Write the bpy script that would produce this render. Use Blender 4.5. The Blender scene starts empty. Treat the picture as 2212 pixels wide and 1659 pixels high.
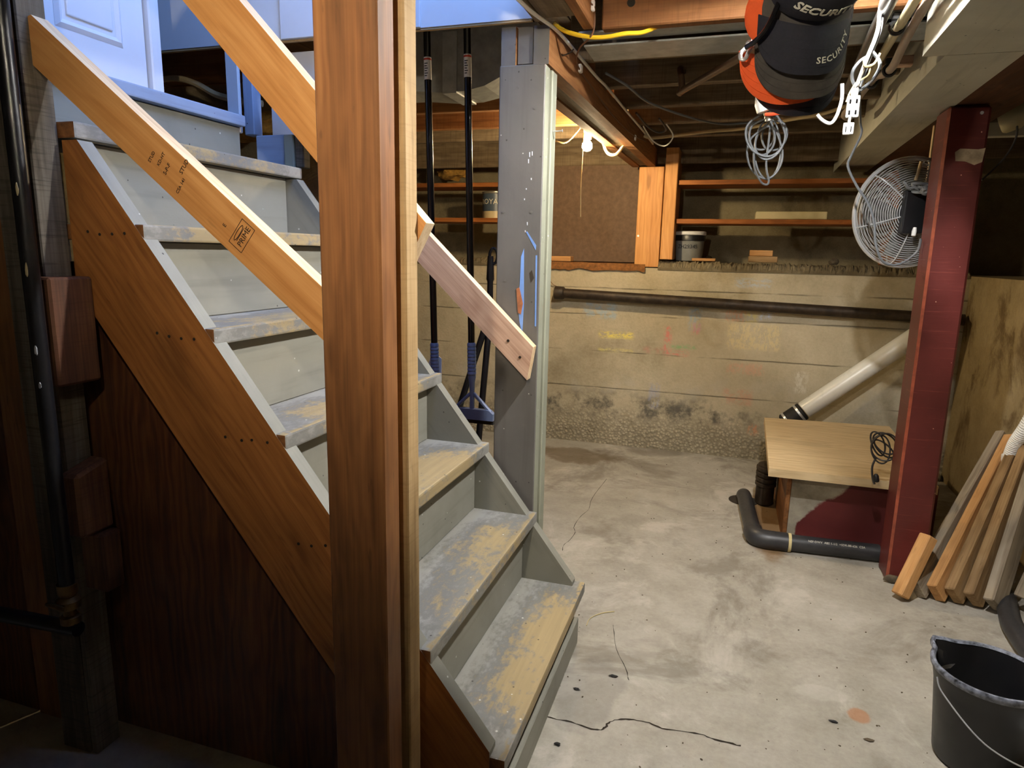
import bpy, bmesh, math, random
from mathutils import Vector, Matrix, noise as mnoise

random.seed(7)
V = Vector
C = bpy.context.scene.collection
SC = bpy.context.scene

# ------------------------------------------------------------------ camera
cam_d = bpy.data.cameras.new('camera')
cam_d.sensor_width = 36.0
cam_d.lens = 1445.0 / 2212.0 * 36.0
cam_d.clip_start = 0.02
cam = bpy.data.objects.new('camera', cam_d)
C.objects.link(cam)
YAW, PITCH, ROLL, EYE = 0.30698, 0.19321, -0.021195, 1.2751
_f = V((-math.sin(YAW) * math.cos(PITCH), math.cos(YAW) * math.cos(PITCH), -math.sin(PITCH)))
_r = V((math.cos(YAW), math.sin(YAW), 0))
_d = _f.cross(_r)
_r2 = _r * math.cos(ROLL) + _d * math.sin(ROLL)
_d2 = -_r * math.sin(ROLL) + _d * math.cos(ROLL)
_m = Matrix((_r2, -_d2, -_f)).transposed().to_4x4()
_m.translation = (0, 0, EYE)
cam.matrix_world = _m
SC.camera = cam

# ------------------------------------------------------------------ world, light, exposure
SC.view_settings.view_transform = 'Standard'
SC.view_settings.look = 'None'
SC.view_settings.gamma = 1.0
SC.view_settings.use_curve_mapping = False
SC.view_settings.exposure = 0.9
world = bpy.data.worlds.new('world')
SC.world = world
world.use_nodes = True
world.node_tree.nodes['Background'].inputs[0].default_value = (0.5, 0.65, 1.0, 1)
world.node_tree.nodes['Background'].inputs[1].default_value = 0.02

MAIN_LAMP = 2300.0      # bare bulb hung from the joists just above the picture
FAR_LAMP = 880.0       # the bulb that can be seen over the ledge
REAR_LAMP = 1650.0      # unseen lamp put in by the camera for the faces turned towards it
DAYLIGHT = 17.0        # window light falling down the stairwell

sky = bpy.data.lights.new('stairwell_daylight', 'AREA')
sky.shape = 'RECTANGLE'
sky.size, sky.size_y = 0.7, 0.8
sky.energy = DAYLIGHT
sky.color = (0.25, 0.45, 1.0)
sky_o = bpy.data.objects.new('stairwell_daylight', sky)
C.objects.link(sky_o)
sky_o.location = (-0.60, 1.50, 2.85)
sky_o.rotation_euler = (V((-1.6, 1.85, 2.15)) - sky_o.location).to_track_quat('-Z', 'Y').to_euler()

SC.cycles.adaptive_threshold = 0.2
SC.cycles.max_bounces = 5
SC.cycles.diffuse_bounces = 3
SC.cycles.glossy_bounces = 3
SC.cycles.transmission_bounces = 2
SC.cycles.caustics_reflective = False
SC.cycles.caustics_refractive = False

# ------------------------------------------------------------------ object helpers
MW = {}


def put(o, parent=None, mw=None):
    mw = mw or Matrix.Identity(4)
    C.objects.link(o)
    MW[o] = mw
    if parent is not None:
        o.parent = parent
        o.matrix_parent_inverse = MW[parent].inverted()
    o.matrix_basis = mw
    return o


def tag(o, label=None, cat=None, group=None, kind=None):
    if label: o['label'] = label
    if cat: o['category'] = cat
    if group: o['group'] = group
    if kind: o['kind'] = kind
    return o


def thing(name, label, cat, loc=(0, 0, 0), group=None, kind=None):
    o = bpy.data.objects.new(name, None)
    o.empty_display_size = 0.05
    put(o, None, Matrix.Translation(loc))
    return tag(o, label, cat, group, kind)


def struct(o):
    o['kind'] = 'structure'
    return o


def frame(origin, x, y):
    x = V(x).normalized()
    y = V(y)
    y = (y - x * y.dot(x)).normalized()
    z = x.cross(y)
    m = Matrix((x, y, z)).transposed().to_4x4()
    m.translation = origin
    return m


def mesh_obj(name, bm, mats, parent=None, mw=None, smooth=False):
    me = bpy.data.meshes.new(name)
    bm.normal_update()
    bm.to_mesh(me)
    bm.free()
    if not isinstance(mats, (list, tuple)): mats = [mats]
    for m in mats: me.materials.append(m)
    if smooth:
        for p in me.polygons: p.use_smooth = True
        try: me.set_sharp_from_angle(angle=math.radians(40))
        except Exception: pass
    return put(bpy.data.objects.new(name, me), parent, mw)


def box_bm(lx, ly, lz, bevel=0.003, seg=1):
    bm = bmesh.new()
    bmesh.ops.create_cube(bm, size=1)
    for v in bm.verts: v.co = V((v.co.x * lx, v.co.y * ly, v.co.z * lz))
    if bevel > 0:
        bmesh.ops.bevel(bm, geom=list(bm.edges), offset=min(bevel, lx / 3, ly / 3, lz / 3), segments=seg, affect='EDGES', profile=0.6)
    return bm


AX = {'x': ((1, 0, 0), (0, 1, 0)), 'y': ((0, 1, 0), (0, 0, 1)), 'z': ((0, 0, 1), (1, 0, 0))}


def bx(name, x0, x1, y0, y1, z0, z1, mat, grain='x', parent=None, bevel=0.003, seg=1):
    """axis-aligned box, local X along the grain"""
    d = {'x': x1 - x0, 'y': y1 - y0, 'z': z1 - z0}
    order = {'x': 'xyz', 'y': 'yzx', 'z': 'zxy'}[grain]
    bm = box_bm(d[order[0]], d[order[1]], d[order[2]], bevel, seg)
    X, Y = AX[grain]
    return mesh_obj(name, bm, mat, parent, frame(V(((x0 + x1) / 2, (y0 + y1) / 2, (z0 + z1) / 2)), X, Y))


def board(name, a, b, w, t, up, mat, parent=None, bevel=0.003, mats2=None):
    """plank from a to b (centre line), width w along up, thickness t"""
    a, b = V(a), V(b)
    bm = box_bm((b - a).length, w, t, bevel)
    return mesh_obj(name, bm, mat, parent, frame((a + b) / 2, b - a, up))


def world_mesh(name, verts, faces, mats, parent=None, fr=None, midx=None, smooth=False):
    """mesh given in world coordinates, stored in frame fr"""
    fr = fr or Matrix.Identity(4)
    inv = fr.inverted()
    bm = bmesh.new()
    vs = [bm.verts.new(inv @ V(v)) for v in verts]
    for i, f in enumerate(faces):
        try:
            fc = bm.faces.new([vs[k] for k in f])
            if midx: fc.material_index = midx[i]
        except ValueError:
            pass
    bmesh.ops.recalc_face_normals(bm, faces=bm.faces)
    return mesh_obj(name, bm, mats, parent, fr, smooth)


def prism_xz(name, pts, y0, y1, mats, parent=None, fr=None, midx=None):
    """polygon in the XZ plane pushed from y0 to y1; faces: near, far, then sides"""
    n = len(pts)
    vs = [(p[0], y0, p[1]) for p in pts] + [(p[0], y1, p[1]) for p in pts]
    fs = [list(range(n)), list(range(n, 2 * n))] + [[i, (i + 1) % n, n + (i + 1) % n, n + i] for i in range(n)]
    return world_mesh(name, vs, fs, mats, parent, fr, midx)


def catmull(pts, n=8, closed=False):
    P = [V(p) for p in pts]
    out = []
    m = len(P)
    rng = range(m) if closed else range(m - 1)
    for i in rng:
        if closed: p0, p1, p2, p3 = P[i - 1], P[i], P[(i + 1) % m], P[(i + 2) % m]
        else: p0, p1, p2, p3 = P[max(i - 1, 0)], P[i], P[i + 1], P[min(i + 2, m - 1)]
        for k in range(n):
            t = k / n
            out.append(0.5 * ((2 * p1) + (p2 - p0) * t + (2 * p0 - 5 * p1 + 4 * p2 - p3) * t * t + (-p0 + 3 * p1 - 3 * p2 + p3) * t ** 3))
    if not closed: out.append(P[-1])
    return out


def tube_into(bm, pts, r, sides=8, closed=False, caps=True, mi=0):
    P = [V(p) for p in pts]
    n = len(P)
    rr = r if isinstance(r, (list, tuple)) else [r] * n
    rings = []
    prev = None
    for i, p in enumerate(P):
        if closed: t = P[(i + 1) % n] - P[i - 1]
        else: t = P[min(i + 1, n - 1)] - P[max(i - 1, 0)]
        t.normalize()
        if prev is None:
            a = V((0, 0, 1)) if abs(t.z) < 0.9 else V((1, 0, 0))
            u = t.cross(a).normalized()
        else:
            u = (prev - t * prev.dot(t))
            u = u.normalized() if u.length > 1e-6 else t.orthogonal().normalized()
        prev = u
        w = t.cross(u)
        rings.append([bm.verts.new(p + (u * math.cos(2 * math.pi * k / sides) + w * math.sin(2 * math.pi * k / sides)) * rr[i]) for k in range(sides)])
    m = n if closed else n - 1
    for i in range(m):
        A, B = rings[i], rings[(i + 1) % n]
        for k in range(sides):
            f = bm.faces.new([A[k], A[(k + 1) % sides], B[(k + 1) % sides], B[k]])
            f.material_index = mi
    if caps and not closed:
        bm.faces.new(list(reversed(rings[0]))).material_index = mi
        bm.faces.new(rings[-1]).material_index = mi


def tube(name, pts, r, mat, parent=None, sides=8, smooth_n=6, closed=False, origin=None):
    pts = [V(p) for p in pts]
    path = catmull(pts, smooth_n, closed) if smooth_n else pts
    o = V(origin) if origin is not None else pts[0]
    if isinstance(r, (list, tuple)) and len(r) != len(path): r = r[0]
    bm = bmesh.new()
    tube_into(bm, [p - o for p in path], r, sides, closed)
    bmesh.ops.recalc_face_normals(bm, faces=bm.faces)
    return mesh_obj(name, bm, mat, parent, Matrix.Translation(o), smooth=True)


def lathe_bm(profile, seg=32, cap0=True, cap1=True):
    """profile: (radius, z) pairs, spun round Z"""
    bm = bmesh.new()
    rings = []
    for r, z in profile:
        rings.append([bm.verts.new((r * math.cos(2 * math.pi * k / seg), r * math.sin(2 * math.pi * k / seg), z)) for k in range(seg)])
    for A, B in zip(rings, rings[1:]):
        for k in range(seg):
            bm.faces.new([A[k], A[(k + 1) % seg], B[(k + 1) % seg], B[k]])
    if cap0: bm.faces.new(list(reversed(rings[0])))
    if cap1: bm.faces.new(rings[-1])
    return bm


def rod(name, a, b, prof, mat, parent=None, seg=20):
    """lathe along the line a-b; prof: (radius, t in metres from a)"""
    a, b = V(a), V(b)
    bm = lathe_bm(prof, seg)
    z = (b - a).normalized()
    x = z.orthogonal().normalized()
    return mesh_obj(name, bm, mat, parent, frame(a, x, z.cross(x)), smooth=True)


def text_obj(name, s, size, origin, right, up, mat, parent=None, extrude=0.0004, warp=None, align='LEFT', spacing=1.0, bold=0.0):
    cu = bpy.data.curves.new('t', 'FONT')
    cu.body = s
    cu.size = size
    cu.extrude = extrude
    cu.offset = bold
    cu.align_x = align
    cu.space_character = spacing
    cu.resolution_u = 2
    o = bpy.data.objects.new('t', cu)
    C.objects.link(o)
    dg = bpy.context.evaluated_depsgraph_get()
    me = bpy.data.meshes.new_from_object(o.evaluated_get(dg))
    bpy.data.objects.remove(o)
    bpy.data.curves.remove(cu)
    me.name = name
    me.materials.clear()
    me.materials.append(mat)
    if warp:
        for v in me.vertices: v.co = warp(v.co)
    return put(bpy.data.objects.new(name, me), parent, frame(V(origin), right, up))


# ------------------------------------------------------------------ material helpers
def lin(*c):
    return tuple(((x / 255) / 12.92 if x / 255 <= 0.04045 else ((x / 255 + 0.055) / 1.055) ** 2.4) for x in c) + (1,)


class NT:
    def __init__(self, name):
        self.m = bpy.data.materials.new(name)
        self.m.use_nodes = True
        self.t = self.m.node_tree
        self.n, self.l = self.t.nodes, self.t.links
        self.b = self.n['Principled BSDF']
        self.b.inputs['Roughness'].default_value = 0.7

    def link(self, a, b): self.l.new(a, b)

    def put(self, node, key, v):
        i = node.inputs[key]
        if hasattr(v, 'is_linked') or isinstance(v, bpy.types.NodeSocket): self.l.new(v, i)
        elif v is not None: i.default_value = v

    def obj(self, rand=False):
        tc = self.n.new('ShaderNodeTexCoord').outputs['Object']
        if rand:
            oi = self.n.new('ShaderNodeObjectInfo').outputs['Random']
            return self.vmath('ADD', tc, self.comb(self.math('MULTIPLY', oi, 31.0), self.math('MULTIPLY', oi, 17.0), self.math('MULTIPLY', oi, 23.0)))
        return tc

    def geo(self, k): return self.n.new('ShaderNodeNewGeometry').outputs[k]

    def comb(self, x, y, z):
        c = self.n.new('ShaderNodeCombineXYZ')
        for k, v in zip('XYZ', (x, y, z)): self.put(c, k, v)
        return c.outputs[0]

    def sep(self, v):
        s = self.n.new('ShaderNodeSeparateXYZ')
        self.put(s, 0, v)
        return s.outputs

    def vmath(self, op, a, b):
        n = self.n.new('ShaderNodeVectorMath')
        n.operation = op
        self.put(n, 0, a)
        self.put(n, 1, b)
        return n.outputs[0]

    def math(self, op, a, b=None, c=None, clamp=False):
        n = self.n.new('ShaderNodeMath')
        n.operation = op
        n.use_clamp = clamp
        self.put(n, 0, a)
        if b is not None: self.put(n, 1, b)
        if c is not None: self.put(n, 2, c)
        return n.outputs[0]

    def scale(self, v, s): return self.vmath('MULTIPLY', v, s)

    def noise(self, v, scale, detail=5, rough=0.55, dist=0.0):
        n = self.n.new('ShaderNodeTexNoise')
        self.put(n, 'Vector', v)
        n.inputs['Scale'].default_value = scale
        n.inputs['Detail'].default_value = detail
        n.inputs['Roughness'].default_value = rough
        n.inputs['Distortion'].default_value = dist
        return n.outputs[0]

    def voro(self, v, scale, feature='F1', rnd=1.0):
        n = self.n.new('ShaderNodeTexVoronoi')
        n.feature = feature
        self.put(n, 'Vector', v)
        n.inputs['Scale'].default_value = scale
        n.inputs['Randomness'].default_value = rnd
        return n.outputs['Distance']

    def wave(self, v, scale, dist=3, detail=2, axis='Y', dscale=1.0):
        n = self.n.new('ShaderNodeTexWave')
        n.bands_direction = axis
        self.put(n, 'Vector', v)
        n.inputs['Scale'].default_value = scale
        n.inputs['Distortion'].default_value = dist
        n.inputs['Detail'].default_value = detail
        n.inputs['Detail Scale'].default_value = dscale
        return n.outputs['Fac']

    def ramp(self, f, stops, interp='LINEAR'):
        n = self.n.new('ShaderNodeValToRGB')
        n.color_ramp.interpolation = interp
        e = n.color_ramp.elements
        while len(e) < len(stops): e.new(0.5)
        for i, (p, c) in enumerate(stops):
            e[i].position = p
            if not isinstance(c, (tuple, list)): c = (c, c, c, 1)
            e[i].color = c
        self.put(n, 0, f)
        return n.outputs[0]

    def step(self, f, a, b):
        """smooth step from 0 at a to 1 at b"""
        n = self.n.new('ShaderNodeMapRange')
        n.interpolation_type = 'SMOOTHSTEP'
        self.put(n, 0, f)
        if a < b:
            n.inputs[1].default_value, n.inputs[2].default_value = a, b
            n.inputs[3].default_value, n.inputs[4].default_value = 0, 1
        else:
            n.inputs[1].default_value, n.inputs[2].default_value = b, a
            n.inputs[3].default_value, n.inputs[4].default_value = 1, 0
        return n.outputs[0]

    def mix(self, f, a, b, mode='MIX'):
        n = self.n.new('ShaderNodeMix')
        n.data_type = 'RGBA'
        n.blend_type = mode
        self.put(n, 0, f)
        self.put(n, 6, a)
        self.put(n, 7, b)
        return n.outputs[2]

    def mul(self, *a):
        r = a[0]
        for x in a[1:]: r = self.math('MULTIPLY', r, x)
        return r

    def out(self, col=None, rough=None, bump=None, strength=0.3, dist=0.01, metal=None, spec=None):
        if col is not None: self.put(self.b, 'Base Color', col)
        if rough is not None: self.put(self.b, 'Roughness', rough)
        if metal is not None: self.put(self.b, 'Metallic', metal)
        if spec is not None: self.put(self.b, 'Specular IOR Level', spec)
        if bump is not None:
            n = self.n.new('ShaderNodeBump')
            n.inputs['Strength'].default_value = strength
            n.inputs['Distance'].default_value = dist
            self.put(n, 'Height', bump)
            self.link(n.outputs[0], self.b.inputs['Normal'])
        return self.m


def wood(name, light, mid, dark, rough=0.62, knots=0.5, stain=0.35, stain_col=(0.03, 0.018, 0.01, 1), saw=0.0, grain=1.0, spec=0.3):
    t = NT(name)
    v = t.obj(True)
    low = t.noise(t.scale(v, (1.0, 4, 4)), 1.6, 3, 0.6)
    g = t.noise(t.scale(v, (3.5, 190, 190)), 1.0, 3, 0.6)
    g2 = t.noise(t.scale(v, (1.1, 34, 34)), 1.0, 3, 0.6, 0.3)
    rings = t.wave(t.vmath('ADD', t.scale(v, (0.5, 14, 14)), t.comb(0.0, t.mul(low, 3.0), t.mul(low, 2.0))), 0.8, 2.5, 2, 'Y', 0.6)
    f = t.math('ADD', t.mul(g, 0.38), t.math('ADD', t.mul(g2, 0.50), t.mul(rings, 0.10 * grain)))
    col = t.ramp(f, [(0.25, dark), (0.50, mid), (0.75, light)])
    col = t.mix(t.mul(t.step(low, 0.48, 0.72), stain), col, stain_col)
    pits = t.noise(t.scale(v, (12, 55, 55)), 1.0, 2, 0.6)
    col = t.mix(t.mul(t.step(pits, 0.64, 0.76), 0.5 * stain + 0.1), col, stain_col)
    if knots > 0:
        k = t.voro(t.vmath('ADD', t.scale(v, (2.2, 7.5, 1.3)), t.comb(t.mul(g2, 0.2), t.mul(low, 0.4), 0.0)), 1.0)
        col = t.mix(t.mul(t.step(k, 0.14, 0.06), knots), col, tuple(c * 0.35 for c in dark[:3]) + (1,))
        col = t.mix(t.mul(t.step(k, 0.28, 0.10), knots * 0.4), col, dark)
    h = t.math('ADD', t.mul(g, 0.6), t.mul(pits, 0.5))
    if saw > 0:
        s = t.noise(t.scale(v, (170, 7, 7)), 1.0, 2, 0.6, 0.6)
        h = t.math('ADD', h, t.mul(s, saw * 0.9))
        col = t.mix(t.mul(t.step(s, 0.5, 0.68), 0.4 * saw), col, dark)
    r = t.math('ADD', t.mul(g2, 0.25), rough - 0.12)
    return t.out(col, r, h, 0.22, 0.0018, spec=spec)


def plain(name, col, rough=0.5, metal=0.0, var=0.12, scale=9.0, bump=0.0, spec=0.5):
    t = NT(name)
    v = t.obj(True)
    n = t.noise(v, scale, 5, 0.6)
    lo = tuple(c * (1 - var * 2) for c in col[:3]) + (1,)
    hi = tuple(min(1, c * (1 + var)) for c in col[:3]) + (1,)
    c = t.ramp(n, [(0.3, lo), (0.7, hi)])
    r = t.math('ADD', t.mul(t.noise(v, scale * 3, 3), 0.2), rough - 0.1)
    return t.out(c, r, t.noise(v, scale * 12, 3) if bump else None, bump, 0.002, metal=metal, spec=spec)


def painted(name, col, wear_col, wear=0.35, edge=False, dirt=(0.05, 0.045, 0.035, 1), rough=0.5, front=None, drip=0.0):
    """painted timber: worn patches, specks, grime. front=(y0,y1): wear grows along local Y"""
    t = NT(name)
    v0 = t.obj()
    v = t.obj(True)
    g = t.noise(t.scale(v, (2, 30, 30)), 1.0, 3, 0.6)
    low = t.noise(v, 3.1, 4, 0.62, 0.4)
    fine = t.noise(t.scale(v, (1.0, 1.6, 1.6)), 34, 4, 0.7)
    c = t.mix(t.mul(t.step(low, 0.35, 0.75), 0.5), col, tuple(x * 0.62 for x in col[:3]) + (1,))
    c = t.mix(t.mul(t.step(g, 0.5, 0.75), 0.22), c, dirt)
    # bare wood
    bare = t.mix(t.noise(t.scale(v, (3, 50, 50)), 1.0, 4), wear_col, tuple(x * 0.45 for x in wear_col[:3]) + (1,))
    m = t.math('ADD', t.mul(low, 0.55), t.mul(fine, 0.45))
    th = 0.72 - 0.34 * wear
    wmask = t.step(m, th, th + 0.1)
    if front:
        y = t.sep(v0)[1]
        x = t.sep(v0)[0]
        fy = t.step(y, front[0], front[1])
        fx = t.mul(t.step(x, -0.42, -0.2), t.step(x, 0.42, 0.2))
        m2 = t.math('ADD', t.mul(low, 0.5), t.math('ADD', t.mul(fine, 0.42), t.mul(fy, fx, 0.2)))
        wmask = t.step(m2, 0.56, 0.68)
        edge_m = t.mul(t.step(t.math('ADD', y, t.mul(t.noise(v, 22, 4), 0.03)), front[2] + 0.003, front[2] + 0.014), t.step(y, front[2] + 0.0065, front[2] + 0.0045))
        wmask = t.math('MAXIMUM', wmask, t.mul(edge_m, t.step(t.noise(v, 40, 4), 0.36, 0.52)))
        c = t.mix(t.mul(t.step(t.math('ADD', m2, t.mul(fy, 0.05)), 0.47, 0.6), 0.6), c, tuple(x * 0.42 for x in col[:3]) + (1,))
    c = t.mix(t.mul(wmask, 0.85), c, bare)
    # paint specks and crumbs
    sp = t.voro(v, 17.0)
    c = t.mix(t.step(t.math('ADD', sp, t.mul(low, 0.06)), 0.085, 0.065), c, (0.62, 0.6, 0.55, 1))
    cr = t.voro(t.vmath('ADD', v, (5.3, 2.1, 7.7)), 23.0)
    c = t.mix(t.mul(t.step(cr, 0.07, 0.05), 0.8), c, (0.03, 0.025, 0.02, 1))
    if drip:
        d = t.noise(t.scale(v, (1.2, 30, 30)), 1.0, 3)
        c = t.mix(t.mul(t.step(d, 0.66, 0.7), drip), c, (0.5, 0.55, 0.62, 1))
    h = t.math('ADD', t.mul(g, 0.4), t.math('ADD', t.mul(fine, 0.35), t.mul(wmask, -0.5)))
    r = t.math('ADD', rough, t.mul(low, 0.25))
    return t.out(c, r, h, 0.3, 0.003, spec=0.35)


def concrete(name, light, mid, dark, bump=0.5, scale=1.0, extra=None, dist=0.006):
    t = NT(name)
    v = t.obj()
    a = t.noise(v, 1.1 * scale, 6, 0.6, 0.5)
    b = t.noise(v, 7 * scale, 6, 0.65)
    c = t.noise(v, 60 * scale, 4, 0.7)
    f = t.math('ADD', t.mul(a, 0.5), t.math('ADD', t.mul(b, 0.32), t.mul(c, 0.18)))
    col = t.ramp(f, [(0.3, dark), (0.5, mid), (0.66, light)])
    h = t.math('ADD', t.mul(b, 0.5), t.mul(c, 0.6))
    if extra: col, h = extra(t, v, col, h)
    return t.out(col, 0.88, h, bump, dist, spec=0.2)


def rect(t, x, z, x0, x1, z0, z1, s=0.02):
    return t.mul(t.step(x, x0 - s, x0 + s), t.step(x, x1 + s, x1 - s), t.step(z, z0 - s, z0 + s), t.step(z, z1 + s, z1 - s))


def blob(t, x, y, cx, cy, rx, ry, wob, amt=0.5):
    dx = t.math('DIVIDE', t.math('SUBTRACT', x, cx), rx)
    dy = t.math('DIVIDE', t.math('SUBTRACT', y, cy), ry)
    d = t.math('SQRT', t.math('ADD', t.mul(dx, dx), t.mul(dy, dy)))
    return t.step(t.math('ADD', d, t.math('MULTIPLY', t.math('SUBTRACT', wob, 0.5), amt * 4)), 1.15, 0.75)


# ------------------------------------------------------------------ materials
def wall_extra(t, v, col, h):
    s = t.sep(v)
    x, z = s[0], s[2]
    n1 = t.noise(v, 5.0, 6, 0.65)
    n2 = t.noise(v, 26.0, 5, 0.7)
    # board-form joints
    for k, zz in enumerate((0.392, 0.64, 0.885, 1.06)):
        d = t.math('ABSOLUTE', t.math('SUBTRACT', t.math('ADD', z, t.mul(t.math('SUBTRACT', n1, 0.5), 0.012)), zz))
        ln = t.mul(t.step(d, 0.006, 0.0015), t.step(t.noise(t.vmath('ADD', v, (k * 3.1, 0, 0)), 2.6, 3), 0.38, 0.55))
        col = t.mix(t.mul(ln, 0.6), col, (0.05, 0.04, 0.025, 1))
        h = t.math('SUBTRACT', h, t.mul(ln, 0.8))
    # rough, honeycombed foot of the pour
    foot = t.step(t.math('ADD', z, t.mul(t.math('SUBTRACT', n1, 0.5), 0.35)), 0.28, 0.1)
    peb = t.voro(t.vmath('ADD', v, t.comb(t.mul(n2, 0.02), 0.0, t.mul(n1, 0.03))), 55.0)
    col = t.mix(t.mul(foot, t.step(t.math('ADD', peb, t.mul(n2, 0.3)), 0.3, 0.75), 0.5), col, (0.11, 0.092, 0.064, 1))
    col = t.mix(t.mul(foot, t.step(n2, 0.5, 0.7), 0.35), col, (0.42, 0.37, 0.28, 1))
    h = t.math('ADD', h, t.mul(foot, t.math('ADD', t.mul(peb, -2.2), t.mul(n2, 2.0))))
    # damp mould band
    band = t.mul(t.step(z, 0.14, 0.24), t.step(z, 0.42, 0.29), t.step(x, 0.5, -0.05))
    md = t.mul(band, t.step(t.math('ADD', t.mul(n1, 0.7), t.mul(n2, 0.3)), 0.44, 0.6))
    col = t.mix(t.mul(md, 0.82), col, (0.045, 0.045, 0.045, 1))
    pale = t.mul(t.step(z, 0.28, 0.4), t.step(z, 0.62, 0.42), t.step(n1, 0.48, 0.66))
    col = t.mix(t.mul(pale, 0.35), col, (0.5, 0.47, 0.4, 1))
    # children's chalk
    sc = t.noise(t.scale(v, (26, 1, 60)), 1.0, 3, 0.7)
    sw = t.noise(t.scale(v, (60, 1, 26)), 1.0, 3, 0.7)
    chalk = [(-.91, -.69, .86, .965, lin(150, 180, 200), .55, n2), (-.8, -.57, .735, .775, lin(235, 220, 110), .85, sc),
             (-.8, -.57, .645, .66, lin(225, 215, 130), .8, sc), (-.37, -.325, .65, .83, lin(225, 130, 125), .75, sw),
             (-.36, -.21, .643, .672, lin(225, 130, 125), .75, sc), (-.32, -.17, .69, .715, lin(130, 190, 130), .7, sc),
             (-.5, -.36, .65, .69, lin(205, 130, 120), .35, n2), (-.225, -.15, .81, .96, lin(150, 180, 205), .55, sw),
             (-.2, -.15, .79, .86, lin(225, 130, 140), .55, sw), (0.0, .12, .885, .955, lin(225, 150, 110), .5, sw),
             (.11, .19, .885, .945, lin(225, 200, 90), .55, n2), (.2, .265, .9, .96, lin(200, 210, 235), .75, n2),
             (.04, .25, 1.095, 1.15, lin(175, 190, 205), .65, sc), (.02, .33, .71, .87, lin(225, 205, 150), .5, sw),
             (.03, .25, .55, .62, lin(225, 160, 135), .4, sw), (.44, .51, .46, .59, lin(225, 220, 205), .6, sw),
             (.02, .2, .35, .45, lin(215, 150, 125), .4, n2), (.19, .25, .16, .23, lin(220, 150, 110), .6, sw),
             (-.45, -.38, .28, .45, lin(140, 160, 210), .3, sw)]
    for x0, x1, z0, z1, cc, a, tex in chalk:
        m = t.mul(rect(t, x, z, x0, x1, z0, z1, 0.014), t.step(tex, 0.4, 0.6), a)
        col = t.mix(m, col, cc)
    return col, h


def floor_extra(t, v, col, h):
    s = t.sep(v)
    x, y = s[0], s[1]
    n = t.noise(v, 4.0, 6, 0.65)
    f = t.noise(v, 45.0, 5, 0.75)
    w = t.noise(v, 2.2, 6, 0.7, 0.8)
    col = t.mix(t.mul(t.step(w, 0.52, 0.66), 0.6), col, (0.58, 0.54, 0.47, 1))
    col = t.mix(t.mul(t.step(f, 0.6, 0.75), 0.4), col, (0.12, 0.1, 0.075, 1))
    st = t.noise(t.vmath('ADD', v, (9.1, 3.7, 0)), 1.7, 6, 0.68, 0.6)
    col = t.mix(t.mul(t.step(st, 0.5, 0.64), 0.55), col, (0.15, 0.125, 0.095, 1))
    col = t.mix(t.mul(blob(t, x, y, 0.452, 1.925, 0.025, 0.03, n), 0.55), col, lin(176, 110, 56))
    col = t.mix(t.mul(blob(t, x, y, -0.85, 4.1, 0.26, 0.16, n), 0.6), col, (0.12, 0.075, 0.03, 1))
    col = t.mix(t.mul(blob(t, x, y, -0.2, 2.1, 0.08, 0.1, n, 0.9), 0.22), col, (0.6, 0.57, 0.5, 1))
    col = t.mix(t.mul(blob(t, x, y, 0.35, 2.0, 0.07, 0.03, n, 0.9), 0.22), col, (0.6, 0.57, 0.5, 1))
    col = t.mix(t.mul(blob(t, x, y, -0.3, 1.78, 0.1, 0.18, n, 0.6), 0.3), col, (0.11, 0.1, 0.1, 1))  # soft shadow beside the lowest step, painted into the floor colour
    col = t.mix(t.mul(blob(t, x, y, 0.27, 3.35, 0.09, 0.5, n, 0.25), 0.8), col, lin(120, 85, 35))
    # older pour on the near side of the crack
    h = t.math('ADD', h, t.mul(f, 0.3))
    return col, h


M = {}
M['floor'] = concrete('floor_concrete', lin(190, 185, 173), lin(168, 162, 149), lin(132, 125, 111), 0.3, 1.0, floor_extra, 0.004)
M['wall'] = concrete('wall_concrete', lin(204, 192, 166), lin(184, 172, 145), lin(146, 134, 108), 0.55, 1.0, wall_extra, 0.008)


def rwall_extra(t, v, col, h):
    s = t.sep(v)
    st = t.noise(t.scale(v, (1, 1.5, 0.9)), 2.2, 6, 0.65, 0.6)
    col = t.mix(t.mul(t.step(st, 0.5, 0.64), 0.7), col, lin(84, 60, 30))
    sc = t.noise(t.scale(v, (1, 9, 3)), 2.2, 5, 0.7, 1.2)
    d = t.math('ABSOLUTE', t.math('SUBTRACT', sc, 0.5))
    col = t.mix(t.mul(t.step(d, 0.012, 0.004), 0.35, t.step(s[2], 0.45, 0.7)), col, lin(200, 180, 120))
    return col, h


M['wall_r'] = concrete('damp_concrete', lin(182, 164, 128), lin(160, 142, 106), lin(120, 102, 72), 0.5, 1.0, rwall_extra)
M['ledge'] = concrete('crumbly_mortar', lin(150, 138, 112), lin(120, 108, 84), lin(80, 70, 52), 0.9, 3.0)
M['recess'] = concrete('rough_foundation', lin(168, 156, 128), lin(144, 132, 104), lin(90, 80, 62), 0.8, 1.6)
M['slot'] = plain('black_slot', lin(9, 8, 8), 0.95, var=0.1, spec=0.0)
M['crack'] = plain('crack_shadow', lin(48, 40, 30), 0.95, var=0.3)

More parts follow.
